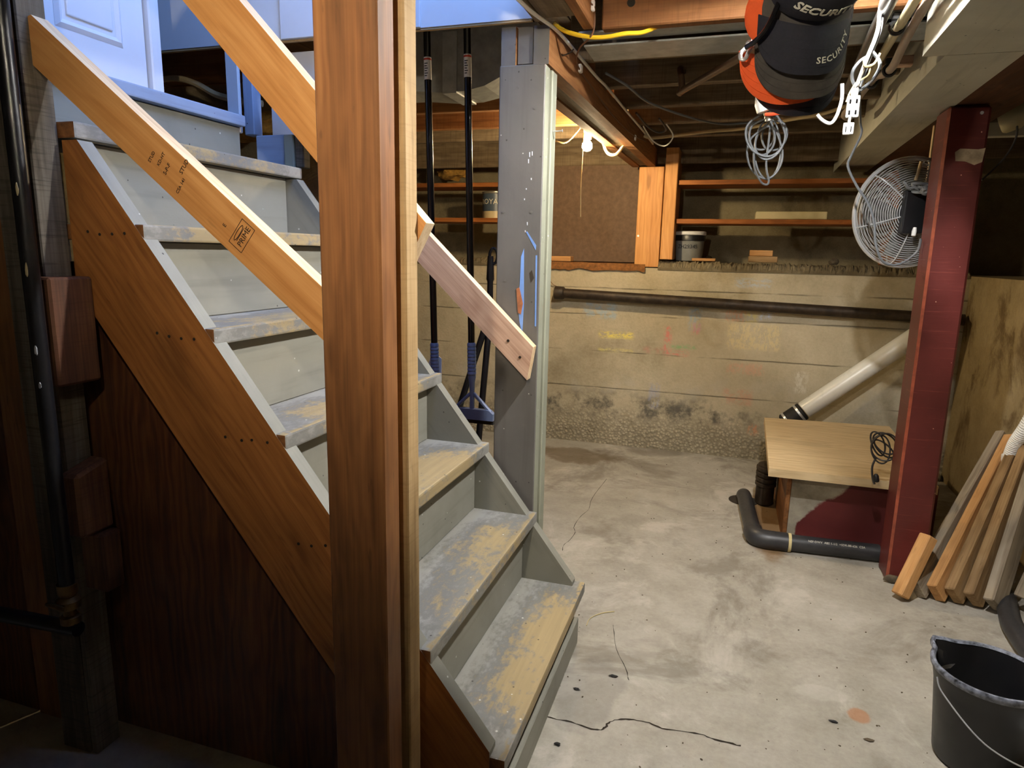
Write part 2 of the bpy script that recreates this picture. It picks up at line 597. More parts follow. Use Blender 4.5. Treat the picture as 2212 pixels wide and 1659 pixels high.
M['fir'] = wood('fir_orange', lin(190, 128, 68), lin(168, 108, 54), lin(126, 76, 36), 0.6, 0.5, 0.35)
M['fir_post'] = wood('fir_post_stained', lin(160, 110, 66), lin(136, 90, 52), lin(98, 62, 36), 0.55, 0.35, 0.5, (0.02, 0.012, 0.008, 1))
M['fir_new'] = wood('new_stud_lumber', lin(226, 170, 108), lin(208, 148, 86), lin(178, 116, 60), 0.55, 0.6, 0.1)
M['pine_pale'] = wood('pale_new_pine', lin(226, 196, 170), lin(204, 168, 142), lin(166, 128, 104), 0.6, 0.4, 0.1)
M['pine_top'] = wood('pale_pine_lit_top', lin(236, 214, 180), lin(222, 194, 154), lin(194, 158, 114), 0.6, 0.2, 0.1)  # light from above painted into the rail tops; also pale ends and strip
M['saw'] = wood('rough_sawn_fir', lin(172, 124, 78), lin(150, 102, 60), lin(110, 70, 38), 0.75, 0.3, 0.2, saw=0.7)
M['saw_brown'] = wood('brown_sawn_joist', lin(142, 98, 58), lin(122, 80, 44), lin(88, 54, 28), 0.75, 0.3, 0.2, saw=0.7)
M['saw_old'] = wood('old_rough_joist', lin(150, 132, 106), lin(122, 104, 80), lin(80, 66, 48), 0.8, 0.3, 0.45, saw=0.8)
M['side_pale'] = wood('pale_wood_lit_side', lin(196, 168, 126), lin(174, 144, 100), lin(130, 102, 66), 0.75, 0.1, 0.25, saw=0.5)  # light on the back plank's side put in as paler wood; also panel edge
M['grey_old'] = wood('weathered_grey_post', lin(122, 114, 100), lin(94, 86, 74), lin(50, 45, 38), 0.8, 0.4, 0.5, saw=1.2)
M['ply_dark'] = wood('dark_stained_plywood', lin(112, 66, 34), lin(84, 46, 24), lin(46, 24, 14), 0.6, 0.2, 0.55, grain=1.8)
M['block'] = wood('dark_old_block', lin(128, 86, 56), lin(92, 58, 38), lin(52, 32, 22), 0.75, 0.4, 0.6, saw=0.5)
M['shelf'] = wood('shelf_board', lin(192, 126, 66), lin(166, 100, 48), lin(116, 66, 28), 0.6, 0.4, 0.35)
M['lid'] = wood('fir_plywood_lid', lin(232, 208, 166), lin(218, 192, 148), lin(188, 156, 112), 0.55, 0.0, 0.15, grain=1.7)
M['scrap_a'] = wood('scrap_orange', lin(216, 170, 116), lin(198, 148, 94), lin(150, 106, 62), 0.65, 0.5, 0.35)
M['scrap_b'] = wood('scrap_brown', lin(186, 156, 116), lin(160, 128, 88), lin(112, 86, 56), 0.7, 0.4, 0.5)
M['scrap_c'] = wood('scrap_grey', lin(184, 172, 152), lin(158, 144, 124), lin(110, 98, 82), 0.75, 0.3, 0.45)
M['hard'] = plain('brown_hardboard', lin(112, 88, 68), 0.75, var=0.12, scale=30, bump=0.15)

GREY = lin(140, 138, 126)
BARE = lin(190, 166, 118)
M['paint'] = painted('grey_stair_paint', GREY, BARE, 0.05)
M['tread'] = painted('worn_tread_paint', lin(150, 148, 141), BARE, 0.4, front=(-0.11, 0.06, 0.118))
M['stud_paint'] = painted('dark_grey_stud_paint', lin(104, 101, 97), lin(150, 104, 70), 0.02, rough=0.4, drip=0.0)
M['blue_paint'] = painted('blue_grey_paint', lin(150, 165, 190), lin(130, 110, 80), 0.12)
M['green_edge'] = painted('pale_green_edge_paint', lin(150, 152, 134), lin(170, 140, 96), 0.3)
M['white_wall'] = plain('white_wall_paint', lin(214, 216, 220), 0.55, var=0.03, scale=4)
M['white_door'] = plain('white_door_paint', lin(222, 224, 228), 0.4, var=0.015, scale=3)
M['beam_white'] = painted('whitewashed_beam', lin(196, 194, 178), lin(130, 110, 80), 0.05, rough=0.6)
M['beam_brown'] = wood('red_brown_beam', lin(112, 76, 50), lin(90, 58, 38), lin(56, 34, 22), 0.7, 0.2, 0.4)


def red_paint():
    t = NT('oxblood_paint')
    v = t.obj(True)
    n = t.noise(v, 4, 6, 0.65)
    s = t.noise(t.scale(v, (90, 3, 3)), 1.0, 4, 0.7)
    c = t.ramp(n, [(0.3, lin(78, 28, 25)), (0.7, lin(102, 38, 33))])
    c = t.mix(t.mul(t.step(s, 0.58, 0.72), 0.55), c, lin(140, 70, 60))
    sp = t.voro(v, 26.0)
    c = t.mix(t.step(t.math('ADD', sp, t.mul(n, 0.1)), 0.11, 0.09), c, lin(196, 150, 130))
    return t.out(c, t.math('ADD', 0.34, t.mul(n, 0.25)), s, 0.3, 0.003)


M['red'] = red_paint()
M['red_edge'] = plain('red_paint_edge_highlight', lin(150, 74, 52), 0.5, var=0.25, scale=20)  # orange highlight painted along the column's front left edge
M['bare_patch'] = plain('bare_plaster_patch', lin(176, 158, 132), 0.85, var=0.2, scale=30, bump=0.4)


def red_block():
    t = NT('red_painted_concrete')
    v = t.obj()
    s = t.sep(v)
    n = t.noise(v, 9, 6, 0.65)
    c = t.ramp(t.noise(v, 5, 5), [(0.3, lin(84, 28, 28)), (0.7, lin(108, 38, 36))])
    # paint fallen off in the upper left corner
    d = t.math('SUBTRACT', t.math('ADD', t.mul(t.math('SUBTRACT', s[2], 0.32), -1.0), t.mul(t.math('SUBTRACT', s[0], 0.37), 1.0)), t.mul(n, 0.1))
    bare = t.ramp(n, [(0.3, lin(120, 112, 98)), (0.7, lin(176, 168, 150))])
    m = t.step(d, 0.20, 0.18)
    m = t.math('MAXIMUM', m, t.step(t.math('SUBTRACT', t.math('SUBTRACT', s[0], 0.37), t.mul(n, 0.03)), 0.0, -0.008))
    c = t.mix(m, c, bare)
    return t.out(c, 0.6, t.math('ADD', t.mul(n, 0.4), t.mul(m, -1.0)), 0.5, 0.006)


M['red_block'] = red_block()
M['galv'] = plain('galvanised_sheet', lin(176, 182, 182), 0.45, 0.3, 0.12, 22)
M['galv_old'] = plain('dull_galvanised_duct', lin(150, 153, 150), 0.5, 0.3, 0.15, 18)
M['steel'] = plain('bright_wire_steel', lin(214, 216, 218), 0.35, 0.6, 0.05)
M['iron'] = plain('old_iron_pipe', lin(60, 48, 36), 0.55, 0.35, 0.3, 25, 0.3)
M['iron_black'] = plain('black_iron_pipe', lin(26, 27, 31), 0.35, 0.3, 0.15, 12)
M['bronze'] = plain('old_brown_copper', lin(104, 80, 60), 0.35, 0.7, 0.2, 15)
M['brass'] = plain('tarnished_brass', lin(120, 92, 50), 0.5, 0.6, 0.3, 30)
M['abs'] = plain('black_abs_plastic', lin(52, 52, 54), 0.42, 0.0, 0.12, 20)
M['black'] = plain('black_plastic', lin(24, 24, 26), 0.4, 0.0, 0.1)
M['black_gloss'] = plain('black_enamel_handle', lin(14, 14, 17), 0.22, 0.0, 0.05)
M['rubber'] = plain('black_rubber', lin(30, 29, 28), 0.7)
M['pvc'] = plain('white_pvc', lin(226, 224, 214), 0.3, 0.0, 0.02, 5)
M['pvc_old'] = plain('yellowed_pipe', lin(206, 196, 158), 0.4, 0.0, 0.05, 6)
M['pex'] = plain('grey_water_pipe', lin(166, 150, 136), 0.45, 0.0, 0.08)
M['grey_pipe'] = plain('grey_conduit', lin(120, 120, 120), 0.35, 0.6, 0.15)
M['white_plastic'] = plain('white_plastic', lin(236, 236, 232), 0.4, 0.0, 0.02)
M['cord_white'] = plain('white_flex', lin(222, 220, 212), 0.45, 0.0, 0.05)
M['cord_grey'] = plain('grey_flex', lin(104, 108, 112), 0.5, 0.0, 0.08)
M['cord_dark'] = plain('dark_flex', lin(56, 54, 54), 0.5, 0.0, 0.1)
M['cord_brown'] = plain('brown_bell_wire', lin(110, 72, 44), 0.5, 0.0, 0.1)
M['cord_yellow'] = plain('yellow_cable', lin(232, 190, 36), 0.45, 0.0, 0.06)
M['cord_cream'] = plain('cream_cable', lin(196, 176, 134), 0.55, 0.0, 0.1)
M['twine'] = plain('raw_twine', lin(206, 190, 140), 0.9, 0.0, 0.1)
M['slate_plastic'] = plain('slate_blue_plastic', lin(108, 122, 150), 0.45, 0.0, 0.06)
M['label'] = plain('paper_label', lin(224, 224, 226), 0.6, 0.0, 0.03)
M['ink'] = plain('black_ink', lin(56, 40, 26), 0.8, 0.0, 0.1)
M['ink_dark'] = plain('label_print', lin(40, 44, 52), 0.7, 0.0, 0.05)
M['label_red'] = plain('label_red_print', lin(200, 60, 40), 0.6, 0.0, 0.05)
M['white_print'] = plain('pale_print', lin(226, 222, 206), 0.6, 0.0, 0.03)
M['insul'] = plain('yellow_insulation', lin(176, 132, 58), 0.95, 0.0, 0.3, 30, 0.8)
M['navy'] = plain('navy_cap_cotton', lin(15, 17, 30), 0.85, 0.0, 0.12, 60, 0.2)
M['charcoal_cap'] = plain('faded_black_cap', lin(62, 58, 53), 0.9, 0.0, 0.25, 14, 0.3)
M['orange_cap'] = plain('orange_cap_cotton', lin(232, 92, 34), 0.8, 0.0, 0.05, 50, 0.2)
M['thread'] = plain('white_embroidery', lin(206, 204, 190), 0.8, 0.0, 0.06)
M['can_blue'] = plain('slate_can_label', lin(74, 88, 104), 0.4, 0.0, 0.06)
M['can_cream'] = plain('cream_can_band', lin(206, 190, 150), 0.4, 0.0, 0.04)
M['tin'] = plain('bare_tin', lin(180, 176, 166), 0.35, 0.8, 0.1)
M['pail_grey'] = plain('grey_pail', lin(126, 128, 126), 0.5, 0.0, 0.12)
M['beige_box'] = plain('cream_box', lin(230, 216, 170), 0.6, 0.0, 0.03)
M['bucket_rim'] = plain('scuffed_bucket_rim', lin(126, 130, 142), 0.5, 0.0, 0.5, 60)
M['dirt'] = plain('dried_mud', lin(96, 84, 66), 0.95, 0.0, 0.3, 30, 0.5)
M['rug'] = plain('torn_brown_felt', lin(140, 92, 48), 0.95, 0.0, 0.25, 40, 0.8)
M['cloth_grey'] = plain('grey_knotted_cord', lin(120, 122, 122), 0.85, 0.0, 0.15)
M['subfloor'] = wood('dark_subfloor', lin(108, 78, 50), lin(84, 58, 36), lin(54, 36, 22), 0.8, 0.2, 0.4)
M['outlet'] = plain('outlet_plastic', lin(150, 150, 146), 0.5, 0.0, 0.02)
M['lamp_white'] = plain('white_porcelain', lin(232, 228, 220), 0.3, 0.0, 0.02)
M['orange_plastic'] = plain('orange_clip', lin(226, 84, 48), 0.4, 0.0, 0.04)
M['water'] = plain('bucket_water', lin(40, 34, 26), 0.05, 0.0, 0.05)


def emit(name, col, s):
    t = NT(name)
    t.b.inputs['Base Color'].default_value = (1, 1, 1, 1)
    n = t.noise(t.obj(), 8, 1)
    c = t.mix(t.mul(n, 0.04), col, (1, 1, 1, 1))
    t.put(t.b, 'Emission Color', c)
    t.b.inputs['Emission Strength'].default_value = s
    return t.m


M['glow_main'] = emit('lit_bulb_white', (1.0, 0.98, 0.95, 1), MAIN_LAMP)
M['glow_far'] = emit('lit_bulb_warm', (1.0, 0.77, 0.44, 1), FAR_LAMP)
M['glow_rear'] = emit('added_rear_bulb', (1.0, 0.88, 0.70, 1), REAR_LAMP)
M['label_band'] = M['label']

# ================================================================== THE SETTING
WY = 4.43          # face of the back wall
LZ = 1.20          # ledge height


def slab(name, x0, x1, y0, y1, z0, z1, mat, parent=None):
    """setting slab kept in world coordinates so its material reads world positions"""
    vs = [(x, y, z) for x in (x0, x1) for y in (y0, y1) for z in (z0, z1)]
    fs = [(0, 1, 3, 2), (4, 5, 7, 6), (0, 1, 5, 4), (2, 3, 7, 6), (0, 2, 6, 4), (1, 3, 7, 5)]
    return world_mesh(name, vs, fs, mat, parent)


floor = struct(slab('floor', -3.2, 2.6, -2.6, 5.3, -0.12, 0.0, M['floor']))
floor['label'] = 'bare mottled concrete basement floor with a long crack'
wall_back = struct(slab('wall_back', -3.2, 2.6, WY, WY + 0.7, 0.0, LZ, M['wall']))
wall_back['label'] = 'board-formed concrete back wall with faded chalk drawings and mould'
wall_recess = struct(slab('wall_recess', -3.2, 2.6, WY + 0.6, WY + 0.75, LZ, 2.2, M['recess']))
wall_recess['label'] = 'rough foundation wall behind the shelves above the ledge'
wall_right = struct(slab('wall_right', 1.30, 2.6, -2.6, WY, 0.0, LZ, M['wall_r']))
wall_right['label'] = 'brown stained low concrete wall on the right'
wall_crawl = struct(slab('wall_crawl', 2.45, 2.6, -2.6, 5.1, LZ, 2.2, M['recess']))
wall_front = struct(slab('wall_front', -3.2, 2.6, -2.6, -2.45, 0.0, 2.2, M['recess']))
wall_left = struct(slab('wall_left', -3.2, -3.05, -2.45, WY, 0.0, 2.2, M['recess']))
wall_stair = struct(slab('wall_stair', -2.9, -1.33, 2.42, 2.56, 0.0, 1.93, M['wall_r']))
wall_stair['label'] = 'tan concrete wall behind the top of the stairs'

# cracks in the floor (open joints, a few mm wide)
def crack(name, pts, w):
    vs, fs = [], []
    pts = catmull([V((p[0], p[1], 0)) for p in pts], 5)
    for i, p in enumerate(pts):
        t = (pts[min(i + 1, len(pts) - 1)] - pts[max(i - 1, 0)]).normalized()
        nrm = V((-t.y, t.x, 0))
        ww = w * (0.35 + 1.1 * random.random())
        j = V((random.uniform(-1, 1), random.uniform(-1, 1), 0)) * w * 0.7
        vs += [p + nrm * ww + j + V((0, 0, 0.0006)), p - nrm * ww + j + V((0, 0, 0.0006))]
    for i in range(len(pts) - 1): fs.append((2 * i, 2 * i + 1, 2 * i + 3, 2 * i + 2))
    return world_mesh(name, vs, fs, M['crack'], floor)


crack('floor_crack', [(-.52, 1.63), (-.399, 1.62), (-.32, 1.623), (-.253, 1.614), (-.23, 1.629), (-.219, 1.659), (-.181, 1.684), (-.124, 1.692), (-.079, 1.682), (.007, 1.693), (.062, 1.686), (.127, 1.682)], 0.0028)
crack('floor_crack', [(-.601, 2.679), (-.61, 2.74), (-.597, 2.80), (-.592, 2.892), (-.612, 2.96), (-.608, 3.098), (-.59, 3.2), (-.604, 3.373), (-.586, 3.7)], 0.001)
crack('floor_crack', [(-.292, 2.159), (-.261, 2.021), (-.217, 1.93), (-.196, 1.863)], 0.0012)

# crumbling mortar lip on the ledge
def rough_strip(name, x0, x1, y0, y1, z0, h, mat, parent, n=90, amp=0.02, seed=3.0):
    bm = bmesh.new()
    prof = [(y0 - 0.006, z0), (y0 - 0.012, z0 + h * 0.35), (y0, z0 + h * 0.75), (y0 + 0.03, z0 + h), ((y0 + y1) / 2, z0 + h * 0.9), (y1, z0 + h * 0.3), (y1, z0)]
    rings = []
    for i in range(n + 1):
        x = x0 + (x1 - x0) * i / n
        ring = []
        for k, (y, z) in enumerate(prof):
            d = 0.7 * mnoise.noise(V((x * 19, k * 1.9, seed))) + 0.8 * mnoise.noise(V((x * 63, k * 3.3, seed + 5))) + 0.5 * mnoise.noise(V((x * 140, k * 5.1, seed + 9)))
            a = amp if 0 < k < len(prof) - 1 else 0
            ring.append(bm.verts.new((x, y - d * a * 0.7, z + d * a)))
        rings.append(ring)
    for A, B in zip(rings, rings[1:]):
        for k in range(len(prof) - 1): bm.faces.new((A[k], A[k + 1], B[k + 1], B[k]))
    bmesh.ops.recalc_face_normals(bm, faces=bm.faces)
    return mesh_obj(name, bm, mat, parent)


rough_strip('mortar_lip', -0.44, 1.29, WY, WY + 0.2, LZ - 0.012, 0.056, M['ledge'], wall_back, n=300, amp=0.013)
rough_strip('mortar_lip', -3.0, -1.22, WY, WY + 0.2, LZ - 0.012, 0.05, M['ledge'], wall_back, n=260, amp=0.012, seed=9.0)
rough_strip('rubble_strip', 0.3, 1.28, WY - 0.05, WY + 0.02, 0.0, 0.05, M['ledge'], wall_back, n=60, amp=0.015, seed=14.0)
# ------------------------------------------------------------------ floor above: subfloor, joists
JZ = 1.935
ceiling = thing('ceiling', 'open joist ceiling of rough brown boards', 'ceiling', (0.5, 2.0, JZ), kind='structure')
del ceiling['category']
# subfloor boards run front to back over the joists, outside the stairwell
for i in range(15):
    x0 = -0.44 + i * 0.204
    bx('subfloor_board', x0, x0 + 0.2, -2.5, 5.1, 2.135, 2.155, M['subfloor'], 'y', ceiling, 0.002)
for i in range(14):
    x0 = -3.2 + i * 0.197
    bx('subfloor_board', x0, x0 + 0.193, 2.10, 5.1, 2.135, 2.155, M['subfloor'], 'y', ceiling, 0.002)
    bx('subfloor_board', x0, x0 + 0.193, -2.5, 1.175, 2.135, 2.155, M['subfloor'], 'y', ceiling, 0.002)
for k, (y, m) in enumerate([(2.13, 'saw_brown'), (2.44, 'saw_old'), (2.84, 'saw_old'), (3.23, 'saw_old'), (3.63, 'saw_old'), (4.03, 'saw_old')]):
    x0 = -0.42 if k == 0 else -0.60 + 0.027 * (y - 2.05)
    bx('joist', x0, 2.45, y, y + 0.042, JZ, 2.134, M[m], 'x', ceiling, 0.004)
for y in (3.15, 3.58, 3.98):
    bx('joist', -3.0, -0.60, y, y + 0.042, JZ, 2.134, M['saw'] if y < 3.9 else M['saw_old'], 'x', ceiling, 0.004)
for y in (0.5, -0.2, -0.9, -1.6):
    bx('joist', -3.0, 2.45, y, y + 0.042, JZ, 2.134, M['saw_old'], 'x', ceiling, 0.004)
bx('rim_board', -3.0, 2.45, WY + 0.16, WY + 0.2, 1.86, 2.134, M['saw_old'], 'x', ceiling, 0.004)
# header beside the stairwell opening
header = thing('stairwell_header', 'short brown ceiling header beside the white stairwell panel', 'beam', (-0.5, 1.5, JZ))
bx('header_face', -0.475, -0.44, 0.96, 2.128, JZ, 2.134, M['saw'], 'y', header, 0.004)
bx('header_core', -0.58, -0.478, 0.96, 2.04, JZ + 0.012, 2.134, M['saw_old'], 'y', header, 0.004)
bx('header_strip', -0.60, -0.582, 0.96, 2.04, JZ + 0.004, 2.134, M['saw_old'], 'y', header, 0.003)
# bored hole in the first joist
rod('bored_hole', (-0.335, 2.1285, 2.0), (-0.335, 2.2, 2.0), [(0.012, 0), (0.012, 0.004)], M['crack'], ceiling, 16)

# galvanised pan between the first joists
duct_pan = thing('sheet_metal_duct', 'bright galvanised duct pan between the first two joists', 'duct', (0.3, 2.3, JZ))
bx('pan_flange', -0.50, 2.0, 2.176, 2.262, JZ + 0.006, JZ + 0.012, M['galv_old'], 'x', duct_pan, 0.001)
bx('pan_bottom', -0.50, 2.0, 2.262, 2.434, JZ - 0.008, JZ - 0.002, M['galv'], 'x', duct_pan, 0.001)

# ================================================================== STAIRCASE
X1, RUN, RISE, YA, YB = -0.3716, 0.17045, 0.22, 1.177, 2.010
T = 0.036
stairs = thing('staircase', 'steep grey painted wooden stairs with worn treads', 'staircase', (-0.6, 1.6, 0))


def nose(k): return X1 - RUN * (k - 1)


def tread(k, x, z, depth, mat, y0=YA + 0.0008, y1=YB + 0.004):
    bm = box_bm(y1 - y0, depth, T, 0.005, 2)
    fr = frame(V((x - depth / 2, (y0 + y1) / 2, z - T / 2)), (0, -1, 0), (1, 0, 0))
    o = mesh_obj('tread', bm, [mat, M['fir_post']], stairs, fr)
    for p in o.data.polygons:
        if p.normal.x > 0.9: p.material_index = 1
    return o


for k in range(1, 8):
    tread(k, nose(k), RISE * k, 0.25 if k < 7 else 0.27, M['tread'])
    xr = nose(k) - 0.034
    bx('riser', xr - 0.018, xr, YA + 0.04, YB - 0.04, (RISE * (k - 1)) + 0.001, RISE * k - T - 0.001, M['paint'], 'y', stairs, 0.002)
# thin scotia under the lowest nose
bx('riser', nose(1) - 0.034, nose(1) - 0.016, YA + 0.012, YB - 0.002, 0.001, 0.095, M['paint'], 'y', stairs, 0.003)
tread(8, -1.607, 1.714, 0.10, M['blue_paint'], YA, YB)
bx('riser', -1.652, -1.634, YA, YB, 1.541, 1.676, M['paint'], 'y', stairs, 0.002)


def top_x(z): return X1 - 0.025 - (z - RISE) / RISE * RUN


def stringer(y0, y1, outer_near, mats):
    zt = 1.50
    wz = 0.298
    pts = [(top_x(0.0) + 0.0, 0.0), (top_x(zt), zt), (-1.435, zt), (-1.435, 1.16)]
    # underside runs parallel to the top edge
    slope = RISE / RUN
    zb = 0.0
    xb = top_x(0) - wz
    pts = [(X1 - 0.0345, 0.0), (X1 - 0.0345, RISE * 1.056), (top_x(zt), zt), (-1.432, zt), (-1.432, 0.0 + (xb + 1.432) * slope), (xb, 0.0)]
    fr = frame(V((-0.9, (y0 + y1) / 2, 0.75)), (RUN, 0, -RISE), (0, 0, 1))
    midx = [0, 1] + [1] * 6 if outer_near else [1, 0] + [1] * 6
    return prism_xz('stringer', pts, y0, y1, mats, stairs, fr, midx)


stringer(YA, YA + 0.038, True, [M['fir'], M['paint']])
stringer(YB - 0.038, YB, False, [M['fir'], M['paint']])
# plywood closing the side under the stringer
fr = frame(V((-1.0, 1.21, 0.5)), (0, 0, 1), (1, 0, 0))
sl = RISE / RUN
prism_xz('side_panel', [(-1.60, 0.002), (-0.53, 0.002), (-0.53, 0.07), (-1.432, 0.07 + 0.902 * sl), (-1.60, 0.07 + 0.902 * sl)], 1.2165, 1.226, M['ply_dark'], stairs, fr)
# nails through the stringer into each tread
for k in range(2, 7):
    for j in range(4):
        x = nose(k) - 0.05 - j * 0.034 + random.uniform(-.006, .006)
        z = RISE * k - 0.02 + random.uniform(-.006, .006)
        rod('nail', (x, YA - 0.0012, z), (x, YA + 0.01, z), [(0.0034, 0), (0.0034, 0.003)], M['crack'], stairs, 8)
# small scab blocks between the treads at the head of the far side
bk = thing('painted_wood_block', 'pale blue painted wood block at the head of the stairs', 'block', (-1.515, 2.03, 1.541))
bx('block_face', -1.575, -1.459, 2.016, 2.056, 1.541, 1.65, M['blue_paint'], 'x', bk, 0.003)
bx('end_block', -1.457, -1.42, 2.006, 2.05, 1.541, 1.648, M['green_edge'], 'z', bk, 0.003)
bx('end_block', -1.418, -1.385, 2.012, 2.05, 1.541, 1.668, M['grey_old'], 'z', bk, 0.003)

# ------------------------------------------------------------------ stairwell walls and door
wp = struct(bx('wall_stairwell', -2.4, -0.606, 2.028, 2.044, 1.947, 3.6, M['white_wall'], 'x', None, 0.001))
wp['label'] = 'white painted stairwell panel cut off level above the cellar'
bx('panel_step', -1.46, -0.96, 2.018, 2.0275, 1.947, 3.6, M['white_wall'], 'x', wp, 0.001)
bx('panel_edge', -2.4, -0.606, 2.030, 2.042, 1.9405, 1.9465, M['side_pale'], 'x', wp, 0.001)
ws = thing('stairwell_stud', 'white painted stud under the stairwell panel beside the dark hole', 'stud', (-1.65, 2.03, 1.66))
bx('stud_face', -1.682, -1.632, 2.012, 2.026, 1.66, 1.999, M['white_wall'], 'z', ws, 0.003)
bx('stud_side', -1.630, -1.590, 2.03, 2.075, 1.655, 1.94, M['blue_paint'], 'z', ws, 0.003)
wb = bx('painted_backing_board', -1.57, -1.32, 2.10, 2.118, 1.66, 1.93, M['white_wall'], 'z', None, 0.002)
tag(wb, 'white backing board behind the upper rail above the blue block', 'board')

door = thing('door_1', 'white panelled door at the top of the stairs', 'door', (-1.70, 1.45, 1.716), kind='structure')
del door['category']
leaf = bx('door_leaf', -1.705, -1.668, 1.20, 1.668, 1.722, 3.5, M['white_door'], 'z', door, 0.003)


def ring_frame(name, x, y0, y1, z0, z1, w, d, mat, parent):
    """raised moulding: four mitred strips round a rectangle on a face looking to +X"""
    o = [(y0, z0), (y1, z0), (y1, z1), (y0, z1)]
    i = [(y0 + w, z0 + w), (y1 - w, z0 + w), (y1 - w, z1 - w), (y0 + w, z1 - w)]
    m = [(y0 + w / 2, z0 + w / 2), (y1 - w / 2, z0 + w / 2), (y1 - w / 2, z1 - w / 2), (y0 + w / 2, z1 - w / 2)]
    vs = [(x, *p) for p in o] + [(x + d, *p) for p in m] + [(x, *p) for p in i]
    fs = []
    for k in range(4):
        j = (k + 1) % 4
        fs += [(k, j, 4 + j, 4 + k), (4 + k, 4 + j, 8 + j, 8 + k)]
    return world_mesh(name, vs, fs, mat, parent)


ring_frame('panel_moulding', -1.6675, 1.385, 1.588, 1.815, 2.6, 0.022, 0.007, M['white_door'], leaf)
pan = bx('raised_panel', -1.672, -1.662, 1.418, 1.556, 1.85, 2.56, M['white_door'], 'z', leaf, 0.006, 2)
bx('door_casing', -1.70, -1.652, 1.672, 1.712, 1.716, 3.5, M['white_door'], 'z', door, 0.004)

# dark void beside the door: framing, insulation, cable
vb = bx('void_joist', -2.9, -1.75, 2.36, 2.40, 1.95, 2.13, M['saw'], 'x')
tag(vb, 'brown joist in the dark gap beside the door', 'joist')


def lump(name, c, size, mat, seed, parent=None, sub=3, amp=0.35):
    bm = bmesh.new()
    bmesh.ops.create_icosphere(bm, subdivisions=sub, radius=1)
    for v in bm.verts:
        n = mnoise.noise(v.co * 1.4 + V((seed, 0, 0))) + 0.5 * mnoise.noise(v.co * 3.7 + V((0, seed, 0)))
        v.co *= 1 + amp * n
        v.co = V((v.co.x * size[0], v.co.y * size[1], v.co.z * size[2]))
    return mesh_obj(name, bm, mat, parent, Matrix.Translation(c), smooth=True)


tag(lump('insulation_batt', (-1.95, 2.3, 1.74), (0.30, 0.09, 0.07), M['insul'], 3.1), 'tan fibre insulation lying in the dark gap by the door', 'insulation')
tag(tube('armoured_cable', [(-2.15, 2.16, 1.885), (-2.02, 2.15, 1.888), (-1.9, 2.12, 1.855), (-1.8, 2.1, 1.81), (-1.7, 2.1, 1.785), (-1.62, 2.12, 1.775)], 0.011, M['cord_cream']), 'cream cable sagging through the dark gap beside the door', 'cable')

# ================================================================== POSTS AND RAILS
np_ = thing('newel_post', 'stained orange fir post of two planks in the foreground', 'post', (-0.607, 1.065, 0))
o = bx('front_plank', -0.664, -0.548, 1.0, 1.056, 0.0, 2.13, M['fir_post'], 'z', np_, 0.003)
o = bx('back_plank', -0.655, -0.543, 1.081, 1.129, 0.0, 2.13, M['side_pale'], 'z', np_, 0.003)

rl = thing('lower_handrail', 'new lumber rail with grade stamps running down to the foreground post', 'handrail', (-1.1, 1.15, 1.45))
YR0, YR1 = 1.1305, 1.1675


def rail(name, parent, a, b, w, y0, y1, mats, up=(0, 0, 1), cut=None, cut_a=None):
    """rail in the XZ plane: a,b ends of its top edge; w depth measured square to it"""
    a, b = V((a[0], 0, a[1])), V((b[0], 0, b[1]))
    d = (b - a).normalized()
    n = V((-d.z, 0, d.x))
    if n.z > 0: n = -n
    a2 = a + n * w + d * (cut_a or 0)
    b2 = b + n * w + d * (cut or 0)
    pts = [(a.x, a.z), (b.x, b.z), (b2.x, b2.z), (a2.x, a2.z)]
    fr = frame(V(((a.x + b.x) / 2, (y0 + y1) / 2, (a.z + b.z) / 2)), d, V((0, 1, 0)))
    return prism_xz(name, pts, y0, y1, mats, parent, fr, [0, 0, 1, 1, 0, 1])


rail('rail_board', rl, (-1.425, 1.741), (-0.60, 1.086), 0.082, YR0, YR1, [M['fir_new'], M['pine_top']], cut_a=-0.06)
# grade stamps
d = V((0.825, 0, -0.655)).normalized()
upv = V((-d.z, 0, d.x))
if upv.z < 0: upv = -upv


def stamp(s, x, off, size, rot=0.0, spacing=1.0):
    """text on the near face of the lower rail; x along world X, off below the top edge"""
    z = 1.741 + (x + 1.425) / 0.825 * -0.655
    p = V((x, YR0 - 0.0006, z)) - upv * off
    r = d * math.cos(rot) + upv * math.sin(rot)
    u = upv * math.cos(rot) - d * math.sin(rot)
    return text_obj('grade_stamp', s, size, p, r, u, M['ink'], rl, 0.0003, spacing=spacing)


stamp('PRIME', -0.895, 0.058, 0.0165, math.radians(92))
stamp('STUD', -1.045, 0.03, 0.013, math.radians(92))
stamp('S-P-F', -1.07, 0.056, 0.012, math.radians(92))
stamp('KD-HT', -1.088, 0.052, 0.010, math.radians(92))
stamp('STUD', -1.105, 0.06, 0.010, math.radians(92))
stamp('CSA 141', -1.035, 0.068, 0.010, math.radians(92))
stamp('E', -0.935, 0.05, 0.012, math.radians(92))
for (xa, oa, L, H) in ((-0.918, 0.066, 0.036, 0.056),):
    z = 1.741 + (xa + 1.425) / 0.825 * -0.655
    p0 = V((xa, YR0 - 0.0005, z)) - upv * oa
    for a, b in (((0, 0), (L, 0)), ((L, 0), (L, H)), ((L, H), (0, H)), ((0, H), (0, 0)), ((0.014, 0.012), (0.014, 0.044))):
        A, B = p0 + d * a[0] + upv * a[1], p0 + d * b[0] + upv * b[1]
        board('stamp_line', A, B, 0.0011, 0.0004, (B - A).cross(V((0, 1, 0))), M['ink'], rl, 0)
    ov = [p0 + d * (0.0085 + 0.004 * math.cos(t)) + upv * (0.028 + 0.018 * math.sin(t)) for t in [i * math.pi / 8 for i in range(16)]]
    tube('stamp_oval', ov, 0.0008, M['ink'], rl, 4, 0, True)
for dx in (0.10, 0.52):
    pass

